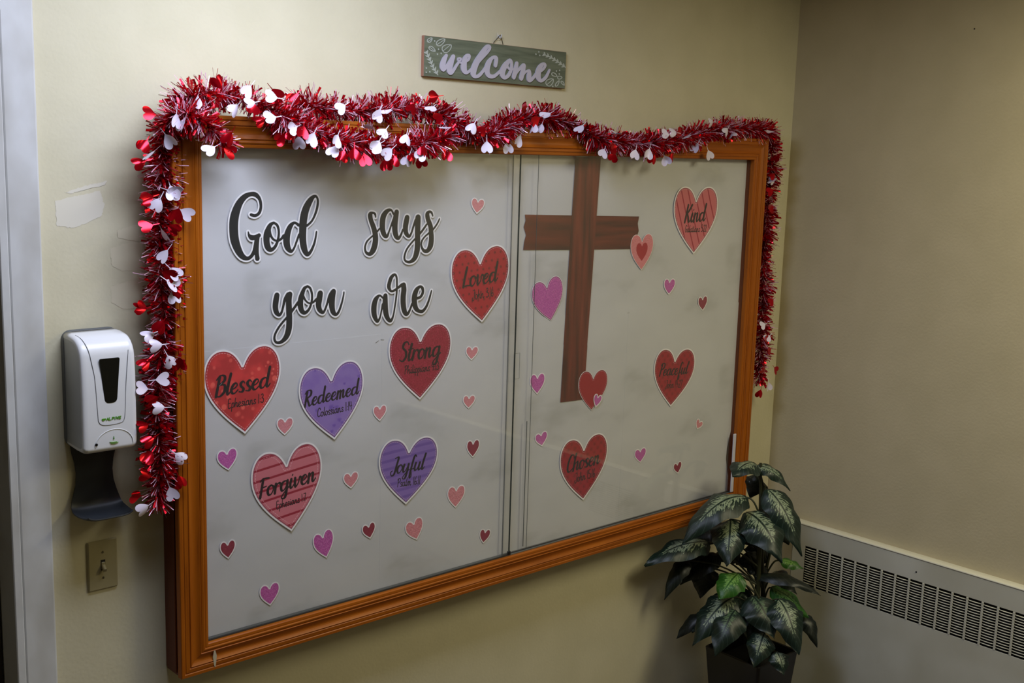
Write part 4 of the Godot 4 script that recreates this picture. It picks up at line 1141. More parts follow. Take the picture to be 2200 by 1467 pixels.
	var p := [
		[Vector3(-1.6496, 2.3427, 0.0013), Vector3(-1.6495, 2.34, 0.0013), Vector3(-1.652, 2.3355, 0.0012), Vector3(-1.6565, 2.3316, 0.0011), Vector3(-1.6618, 2.3311, 0.0011), Vector3(-1.6653, 2.3339, 0.0013), Vector3(-1.6643, 2.338, 0.0012), Vector3(-1.6591, 2.3412, 0.001), Vector3(-1.6531, 2.343, 0.001), Vector3(-1.6496, 2.3427, 0.001)],
		[Vector3(-1.6631, 2.3327, 0.0009), Vector3(-1.6495, 2.3415, 0.0009)],
		[Vector3(-1.6068, 2.3435, 0.0013), Vector3(-1.6076, 2.3392, 0.0013), Vector3(-1.6134, 2.332, 0.0012), Vector3(-1.6221, 2.326, 0.0011), Vector3(-1.6309, 2.3252, 0.0011), Vector3(-1.6354, 2.3298, 0.0013), Vector3(-1.6322, 2.3362, 0.0012), Vector3(-1.6226, 2.3413, 0.001), Vector3(-1.6123, 2.3439, 0.001), Vector3(-1.6068, 2.3435, 0.0011)],
		[Vector3(-1.6344, 2.3268, 0.0009), Vector3(-1.6092, 2.3417, 0.0009)],
		[Vector3(-1.585, 2.3298, 0.0014), Vector3(-1.585, 2.3245, 0.0013), Vector3(-1.5903, 2.3163, 0.0012), Vector3(-1.5992, 2.3099, 0.001), Vector3(-1.6093, 2.3101, 0.0012), Vector3(-1.6156, 2.3164, 0.0014), Vector3(-1.6133, 2.3241, 0.0012), Vector3(-1.6031, 2.3292, 0.001), Vector3(-1.5916, 2.3311, 0.001), Vector3(-1.585, 2.3298, 0.0011)],
		[Vector3(-1.6125, 2.3126, 0.0009), Vector3(-1.5872, 2.331, 0.0009)],
		[Vector3(-1.6386, 2.3105, 0.001), Vector3(-1.6425, 2.3097, 0.001), Vector3(-1.6501, 2.3106, 0.0011), Vector3(-1.6572, 2.3133, 0.0012), Vector3(-1.6599, 2.3175, 0.0013), Vector3(-1.657, 2.3211, 0.001), Vector3(-1.6507, 2.3213, 0.0011), Vector3(-1.6441, 2.3179, 0.0012), Vector3(-1.6395, 2.3134, 0.0013), Vector3(-1.6386, 2.3105, 0.0013)],
		[Vector3(-1.6575, 2.3193, 0.0009), Vector3(-1.6386, 2.3097, 0.0009)],
		[Vector3(-1.2064, 2.2641, 0.0016), Vector3(-1.2056, 2.2592, 0.0016), Vector3(-1.2095, 2.2514, 0.0015), Vector3(-1.2174, 2.245, 0.0012), Vector3(-1.2276, 2.2447, 0.0012), Vector3(-1.2349, 2.2502, 0.0016), Vector3(-1.2339, 2.2574, 0.0015), Vector3(-1.2245, 2.2626, 0.0012), Vector3(-1.2133, 2.2649, 0.0011), Vector3(-1.2064, 2.2641, 0.0012)],
		[Vector3(-1.2316, 2.2469, 0.0011), Vector3(-1.2068, 2.2641, 0.0011)],
		[Vector3(-1.1923, 2.2735, 0.0012), Vector3(-1.196, 2.2725, 0.0011), Vector3(-1.2033, 2.2727, 0.0012), Vector3(-1.2104, 2.2746, 0.0014), Vector3(-1.2135, 2.2781, 0.0016), Vector3(-1.2111, 2.2815, 0.0013), Vector3(-1.2052, 2.2821, 0.0012), Vector3(-1.1985, 2.2796, 0.0014), Vector3(-1.1935, 2.276, 0.0015), Vector3(-1.1923, 2.2735, 0.0016)],
		[Vector3(-1.1713, 2.2707, 0.0015), Vector3(-1.1733, 2.2687, 0.0013), Vector3(-1.1786, 2.2665, 0.0012), Vector3(-1.1847, 2.2658, 0.0012), Vector3(-1.1888, 2.2678, 0.0015), Vector3(-1.1889, 2.2715, 0.0015), Vector3(-1.1851, 2.274, 0.0012), Vector3(-1.179, 2.274, 0.0012), Vector3(-1.1735, 2.2725, 0.0013), Vector3(-1.1713, 2.2707, 0.0015)],
		[Vector3(-1.1826, 2.2611, 0.0016), Vector3(-1.1823, 2.2586, 0.0016), Vector3(-1.1845, 2.2531, 0.0015), Vector3(-1.1886, 2.2476, 0.0014), Vector3(-1.1937, 2.245, 0.0011), Vector3(-1.1972, 2.2463, 0.0016), Vector3(-1.1965, 2.2507, 0.0015), Vector3(-1.1917, 2.2559, 0.0014), Vector3(-1.186, 2.26, 0.0013), Vector3(-1.1826, 2.2611, 0.0012)],
		[Vector3(-1.1612, 2.25, 0.0012), Vector3(-1.1641, 2.2503, 0.0013), Vector3(-1.1692, 2.2524, 0.0014), Vector3(-1.1737, 2.2556, 0.0015), Vector3(-1.1749, 2.2589, 0.0016), Vector3(-1.1722, 2.2606, 0.0011), Vector3(-1.1677, 2.2594, 0.0014), Vector3(-1.1637, 2.2559, 0.0015), Vector3(-1.1613, 2.2521, 0.0016), Vector3(-1.1612, 2.25, 0.0016)],
		[Vector3(-1.6413, 2.3364, 0.002), Vector3(-1.6408, 2.3361, 0.002)],
		[Vector3(-1.628, 2.3162, 0.002), Vector3(-1.6275, 2.3158, 0.002)],
		[Vector3(-1.6312, 2.3037, 0.002), Vector3(-1.6307, 2.3033, 0.002)],
		[Vector3(-1.6189, 2.3064, 0.002), Vector3(-1.6183, 2.306, 0.002)],
		[Vector3(-1.6672, 2.2656, 0.0019), Vector3(-1.6666, 2.2652, 0.0019)],
		[Vector3(-1.6675, 2.2549, 0.0019), Vector3(-1.6669, 2.2546, 0.0019)],
		[Vector3(-1.6555, 2.2567, 0.0019), Vector3(-1.655, 2.2563, 0.0019)],
		[Vector3(-1.2669, 2.3362, 0.0022), Vector3(-1.2663, 2.3358, 0.0022)],
		[Vector3(-1.2779, 2.3292, 0.0022), Vector3(-1.2772, 2.3288, 0.0022)],
		[Vector3(-1.2628, 2.3268, 0.0022), Vector3(-1.2621, 2.3264, 0.0022)],
		[Vector3(-1.1952, 2.288, 0.0022), Vector3(-1.1945, 2.2876, 0.0022)],
		[Vector3(-1.1824, 2.2904, 0.0022), Vector3(-1.1817, 2.29, 0.0022)],
		[Vector3(-1.1835, 2.2802, 0.0022), Vector3(-1.1828, 2.2798, 0.0022)],
		[Vector3(-1.2075, 2.2442, 0.0022), Vector3(-1.2068, 2.2438, 0.0022)],
		[Vector3(-1.6686, 2.3075, 0.0016), Vector3(-1.6562, 2.288, 0.0016), Vector3(-1.6424, 2.2664, 0.0016), Vector3(-1.6286, 2.2507, 0.0015)],
		[Vector3(-1.6655, 2.3025, 0.001), Vector3(-1.6643, 2.3068, 0.0021), Vector3(-1.6631, 2.3111, 0.001)],
		[Vector3(-1.6655, 2.3025, 0.0009), Vector3(-1.6706, 2.3039, 0.0018), Vector3(-1.6757, 2.3052, 0.0009)],
		[Vector3(-1.6602, 2.2943, 0.001), Vector3(-1.659, 2.2986, 0.0021), Vector3(-1.6579, 2.3028, 0.001)],
		[Vector3(-1.6602, 2.2943, 0.0009), Vector3(-1.6654, 2.2956, 0.0018), Vector3(-1.6705, 2.297, 0.0009)],
		[Vector3(-1.655, 2.286, 0.001), Vector3(-1.6538, 2.2903, 0.0021), Vector3(-1.6526, 2.2946, 0.001)],
		[Vector3(-1.655, 2.286, 0.0009), Vector3(-1.6601, 2.2874, 0.0018), Vector3(-1.6653, 2.2887, 0.0009)],
		[Vector3(-1.6497, 2.2777, 0.001), Vector3(-1.6485, 2.282, 0.0021), Vector3(-1.6473, 2.2863, 0.001)],
		[Vector3(-1.6497, 2.2777, 0.0009), Vector3(-1.6549, 2.2791, 0.0018), Vector3(-1.66, 2.2805, 0.0009)],
		[Vector3(-1.6444, 2.2694, 0.0011), Vector3(-1.6432, 2.2737, 0.0021), Vector3(-1.642, 2.278, 0.0011)],
		[Vector3(-1.6444, 2.2694, 0.0009), Vector3(-1.6495, 2.2708, 0.0018), Vector3(-1.6547, 2.2722, 0.0009)],
		[Vector3(-1.6381, 2.2615, 0.0011), Vector3(-1.6369, 2.2658, 0.0021), Vector3(-1.6357, 2.2701, 0.0011)],
		[Vector3(-1.6381, 2.2615, 0.0009), Vector3(-1.6433, 2.2629, 0.0018), Vector3(-1.6485, 2.2643, 0.0009)],
		[Vector3(-1.6313, 2.2538, 0.0011), Vector3(-1.6301, 2.2581, 0.0021), Vector3(-1.6289, 2.2624, 0.0011)],
		[Vector3(-1.6313, 2.2538, 0.0009), Vector3(-1.6365, 2.2552, 0.0018), Vector3(-1.6418, 2.2567, 0.0009)],
		[Vector3(-1.2498, 2.3306, 0.0014), Vector3(-1.2178, 2.324, 0.0015), Vector3(-1.185, 2.3116, 0.0016), Vector3(-1.1585, 2.3003, 0.0016)],
		[Vector3(-1.2415, 2.3289, 0.0012), Vector3(-1.2437, 2.3326, 0.0025), Vector3(-1.2459, 2.3364, 0.0012)],
		[Vector3(-1.2415, 2.3289, 0.0009), Vector3(-1.2473, 2.3278, 0.0018), Vector3(-1.253, 2.3267, 0.0009)],
		[Vector3(-1.2277, 2.326, 0.0012), Vector3(-1.2299, 2.3298, 0.0025), Vector3(-1.2321, 2.3336, 0.0012)],
		[Vector3(-1.2277, 2.326, 0.0009), Vector3(-1.2335, 2.3249, 0.0018), Vector3(-1.2393, 2.3238, 0.0009)],
		[Vector3(-1.2141, 2.3226, 0.0012), Vector3(-1.2164, 2.3264, 0.0025), Vector3(-1.2186, 2.3302, 0.0012)],
		[Vector3(-1.2141, 2.3226, 0.0009), Vector3(-1.22, 2.3215, 0.0018), Vector3(-1.2258, 2.3204, 0.0009)],
		[Vector3(-1.2014, 2.3178, 0.0013), Vector3(-1.2036, 2.3216, 0.0025), Vector3(-1.2059, 2.3254, 0.0012)],
		[Vector3(-1.2014, 2.3178, 0.0009), Vector3(-1.2073, 2.3167, 0.0018), Vector3(-1.2131, 2.3156, 0.0009)],
		[Vector3(-1.1886, 2.313, 0.0013), Vector3(-1.1909, 2.3168, 0.0025), Vector3(-1.1931, 2.3206, 0.0013)],
		[Vector3(-1.1886, 2.313, 0.0009), Vector3(-1.1945, 2.3119, 0.0018), Vector3(-1.2004, 2.3108, 0.0009)],
		[Vector3(-1.176, 2.3078, 0.0013), Vector3(-1.1783, 2.3116, 0.0025), Vector3(-1.1806, 2.3154, 0.0013)],
		[Vector3(-1.176, 2.3078, 0.0009), Vector3(-1.182, 2.3067, 0.0018), Vector3(-1.1879, 2.3056, 0.0009)],
		[Vector3(-1.1635, 2.3025, 0.0013), Vector3(-1.1658, 2.3063, 0.0025), Vector3(-1.1681, 2.3101, 0.0013)],
		[Vector3(-1.1635, 2.3025, 0.0009), Vector3(-1.1695, 2.3014, 0.0018), Vector3(-1.1754, 2.3003, 0.0009)]]
	for set in [w, p]:
		for s in set:
			for i in s.size():
				var q := turn * (Vector2(s[i].x, s[i].y) - Vector2(c.x, c.y))
				s[i] = Vector3(q.x, q.y + 0.0517, s[i].z)
	part(ink(w, -0.0009, 0.0008, 0.0119, 0.0150), "lettering", flat_mat(Color(0.74, 0.72, 0.77), 0.6), t, "raised lilac white script reading welcome")
	part(ink(p, 0.0, 0.0005, 0.0118, 0.0122, 3), "leaf_print", flat_mat(Color(0.68, 0.70, 0.66), 0.7), t, "white printed leaf sprigs and dots")
	# wire hanger
	st = begin()
	tube(st, [o + Vector3(-0.0140, 0.050, 0.004), o + Vector3(-0.0135, 0.056, 0.004), o + Vector3(0.0060, 0.0760, 0.006), o + Vector3(0.0080, 0.0768, 0.006), o + Vector3(0.0100, 0.0755, 0.006), o + Vector3(0.0200, 0.0540, 0.004), o + Vector3(0.0205, 0.0490, 0.004)], 0.0009, 0.0009, 6)
	part(st, "wire_hanger", M.black, t)
	var hk := thing("wall_hook", "small clear plastic wall hook holding the wire of the welcome sign", "hook", Vector3(-1.4090, 2.3600, 0))
	st = begin()
	bevel_box(st, Vector3(0, 0.007, 0.0008), Vector3(0.011, 0.020, 0.0016), 0.0006)
	part(st, "backing_plate", flat_mat(Color(0.79, 0.76, 0.67), 0.3), hk)
	st = begin()
	tube(st, [Vector3(0, 0.010, 0.002), Vector3(0, 0.004, 0.006), Vector3(0, 0.002, 0.009), Vector3(0, 0.005, 0.012), Vector3(0, 0.012, 0.013)], 0.0022, 0.0018, 8)
	part(st, "hook_arm", flat_mat(Color(0.80, 0.80, 0.80), 0.1), hk)

# ------------------------------------------------------------------ hand sanitizer
func rounded(w: float, h: float, r: float, n := 5) -> PackedVector2Array:
	var out := PackedVector2Array()
	for q in [[1, 1, 0.0], [-1, 1, 0.5], [-1, -1, 1.0], [1, -1, 1.5]]:
		for i in n + 1:
			var a: float = PI * (q[2] + 0.5 * i / n)
			out.append(Vector2(q[0] * (w * 0.5 - r) + cos(a) * r, q[1] * (h * 0.5 - r) + sin(a) * r))
	return out

func dispenser():
	var xc := -2.5755
	var W := 0.120
	var yb := 1.398
	var yt := 1.652
	var t := thing("soap_dispenser", "white wall mounted hand sanitizer dispenser with grey drip tray", "dispenser", Vector3(xc, yb - 0.16, 0))
	var o := Vector3(0, 0.16, 0)
	var white := flat_mat(Color(0.87, 0.87, 0.87), 0.32, 0.5)
	var grey := flat_mat(Color(0.36, 0.37, 0.37), 0.5)
	var slate := flat_mat(Color(0.155, 0.17, 0.19), 0.45)
	var H := yt - yb
	var st := begin()
	var rings := []
	for z in [[0.0, 1.0], [0.0095, 1.0], [0.0115, 0.985]]:
		var ring := PackedVector3Array()
		for p in rounded((W + 0.004) * z[1], (H + 0.003) * z[1], 0.020):
			ring.append(o + Vector3(p.x, p.y + H * 0.5, z[0]))
		rings.append(ring)
	loft(st, rings)
	part(st, "wall_plate", grey, t)
	# body: side profile (depth, height) swept across the width, drawn in at both ends
	var prof := PackedVector2Array()
	prof.append_array([Vector2(0.010, 0.003), Vector2(0.060, 0.000), Vector2(0.088, 0.000)])
	for i in 5:
		var a := -PI * 0.5 + PI * 0.5 * (i + 1) / 5.0
		prof.append(Vector2(0.088 + 0.012 * cos(a), 0.012 + 0.012 * sin(a)))
	prof.append_array([Vector2(0.1012, 0.05), Vector2(0.1016, 0.12), Vector2(0.1008, 0.17), Vector2(0.0985, 0.198)])
	for i in 7:
		var a := PI * 0.5 * (i + 0.5) / 7.0
		prof.append(Vector2(0.048 + 0.050 * cos(a), 0.2065 + 0.044 * sin(a)))
	prof.append_array([Vector2(0.035, 0.2525), Vector2(0.010, 0.253)])
	var mid := Vector2(0.045, 0.12)
	rings = []
	for e in [[-0.5, 0.80], [-0.497, 0.885], [-0.485, 0.935], [-0.455, 0.975], [-0.40, 1.0], [0.40, 1.0], [0.455, 0.975], [0.485, 0.935], [0.497, 0.885], [0.5, 0.80]]:
		var ring := PackedVector3Array()
		for p in prof:
			var q := mid + (p - mid) * Vector2(1.0 - (1.0 - e[1]) * 0.75, 1.0 - (1.0 - e[1]) * 0.45)
			if p.x < 0.011:
				q.x = p.x
			ring.append(o + Vector3(e[0] * W, q.y, q.x))
		rings.append(ring)
	loft(st_new(), rings)
	st = last_st
	part(st, "body", white, t)
	# groove of the raised front panel
	var path := [Vector3(-0.0490, 0.2508, 0.0480), Vector3(-0.0465, 0.2462, 0.0705), Vector3(-0.0435, 0.2345, 0.0876), Vector3(-0.0405, 0.2190, 0.0965), Vector3(-0.0370, 0.198, 0.0992), Vector3(-0.0320, 0.165, 0.1012), Vector3(-0.0295, 0.12, 0.1018), Vector3(-0.0275, 0.080, 0.1016), Vector3(-0.0255, 0.068, 0.1016), Vector3(-0.018, 0.0615, 0.1015), Vector3(0.0, 0.0595, 0.1014), Vector3(0.023, 0.0615, 0.1014), Vector3(0.0300, 0.068, 0.1015), Vector3(0.0325, 0.085, 0.1016), Vector3(0.0350, 0.13, 0.1016), Vector3(0.0385, 0.17, 0.1012), Vector3(0.0425, 0.200, 0.0990), Vector3(0.0450, 0.218, 0.0966)]
	var gp := []
	for p in smooth_path(path, 4):
		gp.append(o + p)
	st = begin()
	tube(st, gp, 0.0007, 0.0007, 6)
	part(st, "panel_seam", flat_mat(Color(0.45, 0.45, 0.45), 0.5), t)
	# window
	var win := PackedVector2Array()
	for q in [[Vector2(-0.0215, 0.2045), 0.004], [Vector2(0.0235, 0.2045), 0.004], [Vector2(0.0150, 0.1075), 0.009], [Vector2(-0.0110, 0.1075), 0.009]]:
		win.append(q[0])
	var rounded_win := PackedVector2Array()
	for i in 4:
		var a := win[(i + 3) % 4]
		var b := win[i]
		var c := win[(i + 1) % 4]
		var r := 0.004 if i < 2 else 0.010
		var p := b + (a - b).normalized() * r
		var q := b + (c - b).normalized() * r
		for k in 6:
			rounded_win.append(p.lerp(b, k / 5.0).lerp(b.lerp(q, k / 5.0), k / 5.0))
	var ow := PackedVector2Array()
	for p in rounded_win:
		ow.append(Vector2(p.x, p.y + 0.16))
	part(sheet(ow, Vector2(0.001, 0.318), 0.0999, 0.0022), "window", flat_mat(Color(0.045, 0.05, 0.04), 0.22), t, "dark smoked window")
	# arc ridge over the sensor
	var arc := []
	for i in 19:
		var a := PI * i / 18.0
		arc.append(o + Vector3(0.0075 - 0.0420 * cos(a), 0.014 + 0.035 * sin(a), 0.1008 + 0.0004 * sin(a)))
	st = begin()
	tube(st, arc, 0.0009, 0.0009, 6)
	part(st, "arc_ridge", white, t)
	st = begin()
	tube(st, [o + Vector3(-0.0325, 0.020, 0.0995), o + Vector3(-0.0325, 0.020, 0.1021)], 0.0032, 0.0030, 12)
	part(st, "sensor_eye", flat_mat(Color(0.02, 0.02, 0.05), 0.15), t)
	# green printed name with its leaf mark, and the drop symbol
	var green := flat_mat(Color(0.30, 0.55, 0.12), 0.5)
	var caps := {"A": [[0, 0, 0.35, 1, 0.7, 0], [0.15, 0.35, 0.56, 0.35]], "L": [[0, 1, 0, 0, 0.5, 0]], "P": [[0, 0, 0, 1, 0.5, 0.95, 0.5, 0.5, 0, 0.45]], "I": [[0, 0, 0, 1]], "N": [[0, 0, 0, 1, 0.55, 0, 0.55, 1]], "E": [[0.5, 1, 0, 1, 0, 0, 0.5, 0], [0, 0.5, 0.42, 0.5]]}
	var name_strokes := []
	var x := -0.0095
	for ch in "ALPINE":
		for s in caps[ch]:
			var l := []
			for i in s.size() / 2:
				l.append(Vector3(x + s[2 * i] * 0.0072 + s[2 * i + 1] * 0.001, 0.0705 + 0.16 + s[2 * i + 1] * 0.0052, 0.00075))
			name_strokes.append(l)
		x += 0.0030 if ch == "I" else 0.0062
	for q in [[-0.0165, 0.0728, 0.0026], [-0.0135, 0.0732, 0.0020], [-0.0185, 0.0735, 0.0012]]:
		name_strokes.append([Vector3(q[0], q[1] + 0.16, q[2]), Vector3(q[0] + 0.002, q[1] + 0.1606, q[2] * 0.7)])
	part(ink(name_strokes, 0.0, 0.00035, 0.1010, 0.1023, 1), "name_print", green, t, "green printed name ALPINE with leaf mark")
	var drop := [[Vector3(0.006, 0.188, 0.0012), Vector3(0.006, 0.193, 0.0005)], [Vector3(-0.003, 0.1815, 0.0004), Vector3(0.004, 0.1800, 0.0006), Vector3(0.013, 0.1805, 0.0003)], [Vector3(-0.001, 0.1780, 0.0003), Vector3(0.007, 0.1770, 0.0005), Vector3(0.016, 0.1792, 0.0003)]]
	part(ink(drop, 0.0, 0.00035, 0.1000, 0.1018, 1), "hand_symbol", green, t)
	# drip tray: neck down the wall, then out to a lipped shelf
	var spine := [[0.165, 0.006, 0.104], [0.145, 0.006, 0.100], [0.120, 0.006, 0.088], [0.095, 0.006, 0.082], [0.070, 0.006, 0.086], [0.048, 0.006, 0.098], [0.032, 0.007, 0.108], [0.020, 0.010, 0.113], [0.011, 0.018, 0.116], [0.006, 0.032, 0.117], [0.004, 0.052, 0.115], [0.005, 0.074, 0.110], [0.0075, 0.088, 0.104], [0.0110, 0.094, 0.100]]
	var front := []
	var back := []
	var dirs := []
	for i in spine.size():
		var s = spine[i]
		var p0 = spine[maxi(i - 1, 0)]
		var p1 = spine[mini(i + 1, spine.size() - 1)]
		var a := Vector2(p1[1] - p0[1], p1[0] - p0[0]).normalized()
		var nn := Vector3(0, a.x, -a.y)
		var f := []
		var b := []
		for q in 13:
			var u := q / 12.0 - 0.5
			var rim := 0.007 * pow(absf(u) * 2.0, 5.0) * smoothstep(5.0, 10.0, float(i))
			f.append(Vector3(u * s[2], s[0], s[1]) + nn * (rim + 0.0014))
			b.append(Vector3(u * s[2], s[0], s[1]) + nn * (rim - 0.0014))
		front.append(f)
		back.append(b)
		dirs.append(nn)
	st = begin()
	patch(st, front, dirs, 1.0)
	patch(st, back, dirs, -1.0)
	for e in [0, 12]:
		for i in spine.size() - 1:
			quad(st, front[i][e], front[i + 1][e], back[i + 1][e], back[i][e], Vector3(1.0 if e == 12 else -1.0, 0, 0))
	for q in 12:
		quad(st, front[-1][q], front[-1][q + 1], back[-1][q + 1], back[-1][q], Vector3(0, 0.3, 1).normalized())
	part(st, "drip_tray", slate, t, "dark grey drip tray")

# a smooth grid of points whose normals lie towards dirs (one per row) times sign
func patch(st: SurfaceTool, P: Array, dirs: Array, sign: float):
	var R := P.size()
	var C: int = P[0].size()
	var N := []
	for i in R:
		var row := []
		for j in C:
			var du: Vector3 = P[i][mini(j + 1, C - 1)] - P[i][maxi(j - 1, 0)]
			var dv: Vector3 = P[mini(i + 1, R - 1)][j] - P[maxi(i - 1, 0)][j]
			var n := du.cross(dv).normalized()
			if n.dot(dirs[i]) * sign < 0.0:
				n = -n
			row.append(n)
		N.append(row)
	var z := [Vector2.ZERO, Vector2.ZERO, Vector2.ZERO]
	for i in R - 1:
		for j in C - 1:
			smooth_tri(st, [P[i][j], P[i][j + 1], P[i + 1][j + 1]], [N[i][j], N[i][j + 1], N[i + 1][j + 1]], z)
			smooth_tri(st, [P[i][j], P[i + 1][j + 1], P[i + 1][j]], [N[i][j], N[i + 1][j + 1], N[i + 1][j]], z)

var last_st: SurfaceTool
func st_new() -> SurfaceTool:
	last_st = begin()
	return last_st

# ------------------------------------------------------------------ light switch
func light_switch():
	var t := thing("light_switch", "ivory toggle light switch on the wall below the hand sanitizer", "light switch", Vector3(-2.5620, 1.053, 0))
	var ivory := flat_mat(Color(0.62, 0.58, 0.44), 0.4)
	var st := begin()
	bevel_box(st, Vector3(0, 0.0585, 0.003), Vector3(0.069, 0.117, 0.006), 0.004)
	part(st, "cover_plate", ivory, t)
	st = begin()
	bevel_box(st, Vector3(0, 0.0585, 0.0061), Vector3(0.0105, 0.0245, 0.0012), 0.0004)
	part(st, "slot", flat_mat(Color(0.10, 0.085, 0.06), 0.6), t)
	st = begin()
	bevel_box(st, Vector3(0, 0.0570, 0.0068), Vector3(0.0085, 0.017, 0.003), 0.001)
	loft(st, [PackedVector3Array([Vector3(-0.0042, 0.062, 0.006), Vector3(0.0042, 0.062, 0.006), Vector3(0.0042, 0.053, 0.006), Vector3(-0.0042, 0.053, 0.006)]), PackedVector3Array([Vector3(-0.0034, 0.0515, 0.018), Vector3(0.0034, 0.0515, 0.018), Vector3(0.0034, 0.0455, 0.017), Vector3(-0.0034, 0.0455, 0.017)])])
	part(st, "toggle", ivory, t)
	for y in [0.0885, 0.0285]:
		st = begin()
		tube(st, [Vector3(0, y, 0.0055), Vector3(0, y, 0.0070)], 0.0032, 0.0026, 12)
		var s := part(st, "screw", flat_mat(Color(0.45, 0.41, 0.31), 0.4), t)
		st = begin()
		bevel_box(st, Vector3(0, y, 0.0071), Vector3(0.0009, 0.005, 0.0004), 0.0001)
		part(st, "screw_slot", M.black, s)

# ------------------------------------------------------------------ convector heater in the right wall
func heater():
	var t := thing("wall_heater", "beige metal convector heater with louvred grille on the right wall", "heater", Vector3(0, 0, 1.2))
	var o := -t.position
	var beige := flat_mat(Color(0.81, 0.81, 0.77), 0.5)
	beige.albedo_texture = noise_tex(0.006, 256, [[0.0, Color(0.90, 0.89, 0.86)], [1.0, Color(1, 1, 1)]], 0.0, 5, 61)
	beige.uv1_triplanar = true
	var x := -0.035
	var z0 := 0.148
	var z1 := 2.45
	var ytop := 0.749
	var g0 := 0.5215
	var g1 := 0.6680
	var gz0 := 0.2035
	var pitch := 0.05155
	var cols := 16
	var gz1 := gz0 + pitch * cols
	var st := begin()
	# front sheet round the grille opening, with its turned-over top and end
	bevel_box(st, o + Vector3(x + 0.0015, (g1 + ytop) * 0.5, (z0 + z1) * 0.5), Vector3(0.003, ytop - g1, z1 - z0), 0.0008)
	bevel_box(st, o + Vector3(x + 0.0015, (g0 + 0.03) * 0.5, (z0 + z1) * 0.5), Vector3(0.003, g0 - 0.03, z1 - z0), 0.0008)
	bevel_box(st, o + Vector3(x + 0.0015, (g0 + g1) * 0.5, (z0 + gz0) * 0.5), Vector3(0.003, g1 - g0 + 0.002, gz0 - z0), 0.0005)
	bevel_box(st, o + Vector3(x + 0.0015, (g0 + g1) * 0.5, (gz1 + z1) * 0.5), Vector3(0.003, g1 - g0 + 0.002, z1 - gz1), 0.0005)
	part(st, "front_panel", beige, t)
	st = begin()
	var ring0 := PackedVector3Array()
	var ring1 := PackedVector3Array()
	for p in [Vector2(x - 0.0005, ytop - 0.006), Vector2(x - 0.0012, ytop - 0.003), Vector2(x, ytop - 0.0005), Vector2(x + 0.003, ytop + 0.0005), Vector2(x + 0.008, ytop + 0.001), Vector2(0.0, ytop + 0.0015), Vector2(0.0, ytop - 0.006)]:
		ring0.append(o + Vector3(p.x, p.y, z0))
		ring1.append(o + Vector3(p.x, p.y, z1))
	loft(st, [ring0, ring1])
	part(st, "top_edge", flat_mat(Color(0.84, 0.83, 0.77), 0.4), t, "rounded pale top edge")
	st = begin()
	bevel_box(st, o + Vector3(x * 0.5, (ytop + 0.03) * 0.5, z0 + 0.0015), Vector3(-x, ytop - 0.03, 0.003), 0.0008)
	bevel_box(st, o + Vector3(x * 0.5, (ytop + 0.03) * 0.5, z1 - 0.0015), Vector3(-x, ytop - 0.03, 0.003), 0.0008)
	part(st, "end_panel", beige, t)
	st = begin()
	bevel_box(st, o + Vector3(-0.004, (g0 + g1) * 0.5, (gz0 + gz1) * 0.5), Vector3(0.004, g1 - g0 + 0.03, gz1 - gz0 + 0.03), 0.0005)
	part(st, "inner_lining", flat_mat(Color(0.03, 0.03, 0.03), 0.9), t, "dark inside of the heater")
	var grille := Node3D.new()
	grille.name = "grille"
	grille.position = o + Vector3(x, 0, 0)
	t.add_child(grille)
	st = begin()
	bevel_box(st, Vector3(0.0005, (g0 + g1) * 0.5, 0), Vector3(0.0035, g1 - g0, 0.0078), 0.001)
	var bar := st.commit()
	for c in range(1, cols):
		var b := part(bar, "mullion", beige, grille)
		b.position.z = gz0 + pitch * c
	# one louver: a bowed, tilted blade
	st = begin()
	var half := (pitch - 0.0070) * 0.5
	var rings := []
	for i in 7:
		var u := i / 6.0 * 2.0 - 1.0
		var sag := -0.0016 * (1.0 - u * u)
		var ring := PackedVector3Array()
		for q in [Vector2(-0.001, 0.0013 + sag), Vector2(-0.001, -0.0002 + sag), Vector2(0.0018, 0.0004), Vector2(0.0018, 0.0014)]:
			ring.append(Vector3(q.x, q.y, u * half))
		rings.append(ring)
	loft(st, rings)
	var blade := st.commit()
	var rows := 15
	for c in cols:
		for r in rows:
			var b := part(blade, "louver", beige, grille)
			b.position = Vector3(0, g0 + (g1 - g0) * (r + 1.0) / (rows + 1.0), gz0 + pitch * (c + 0.5))
	# small dark nick in the sheet
	st = begin()
	tube(st, [o + Vector3(x + 0.001, 0.6985, 0.6385), o + Vector3(x - 0.0012, 0.6985, 0.6385)], 0.0032, 0.0028, 7)
	part(st, "screw_hole", M.black, t)

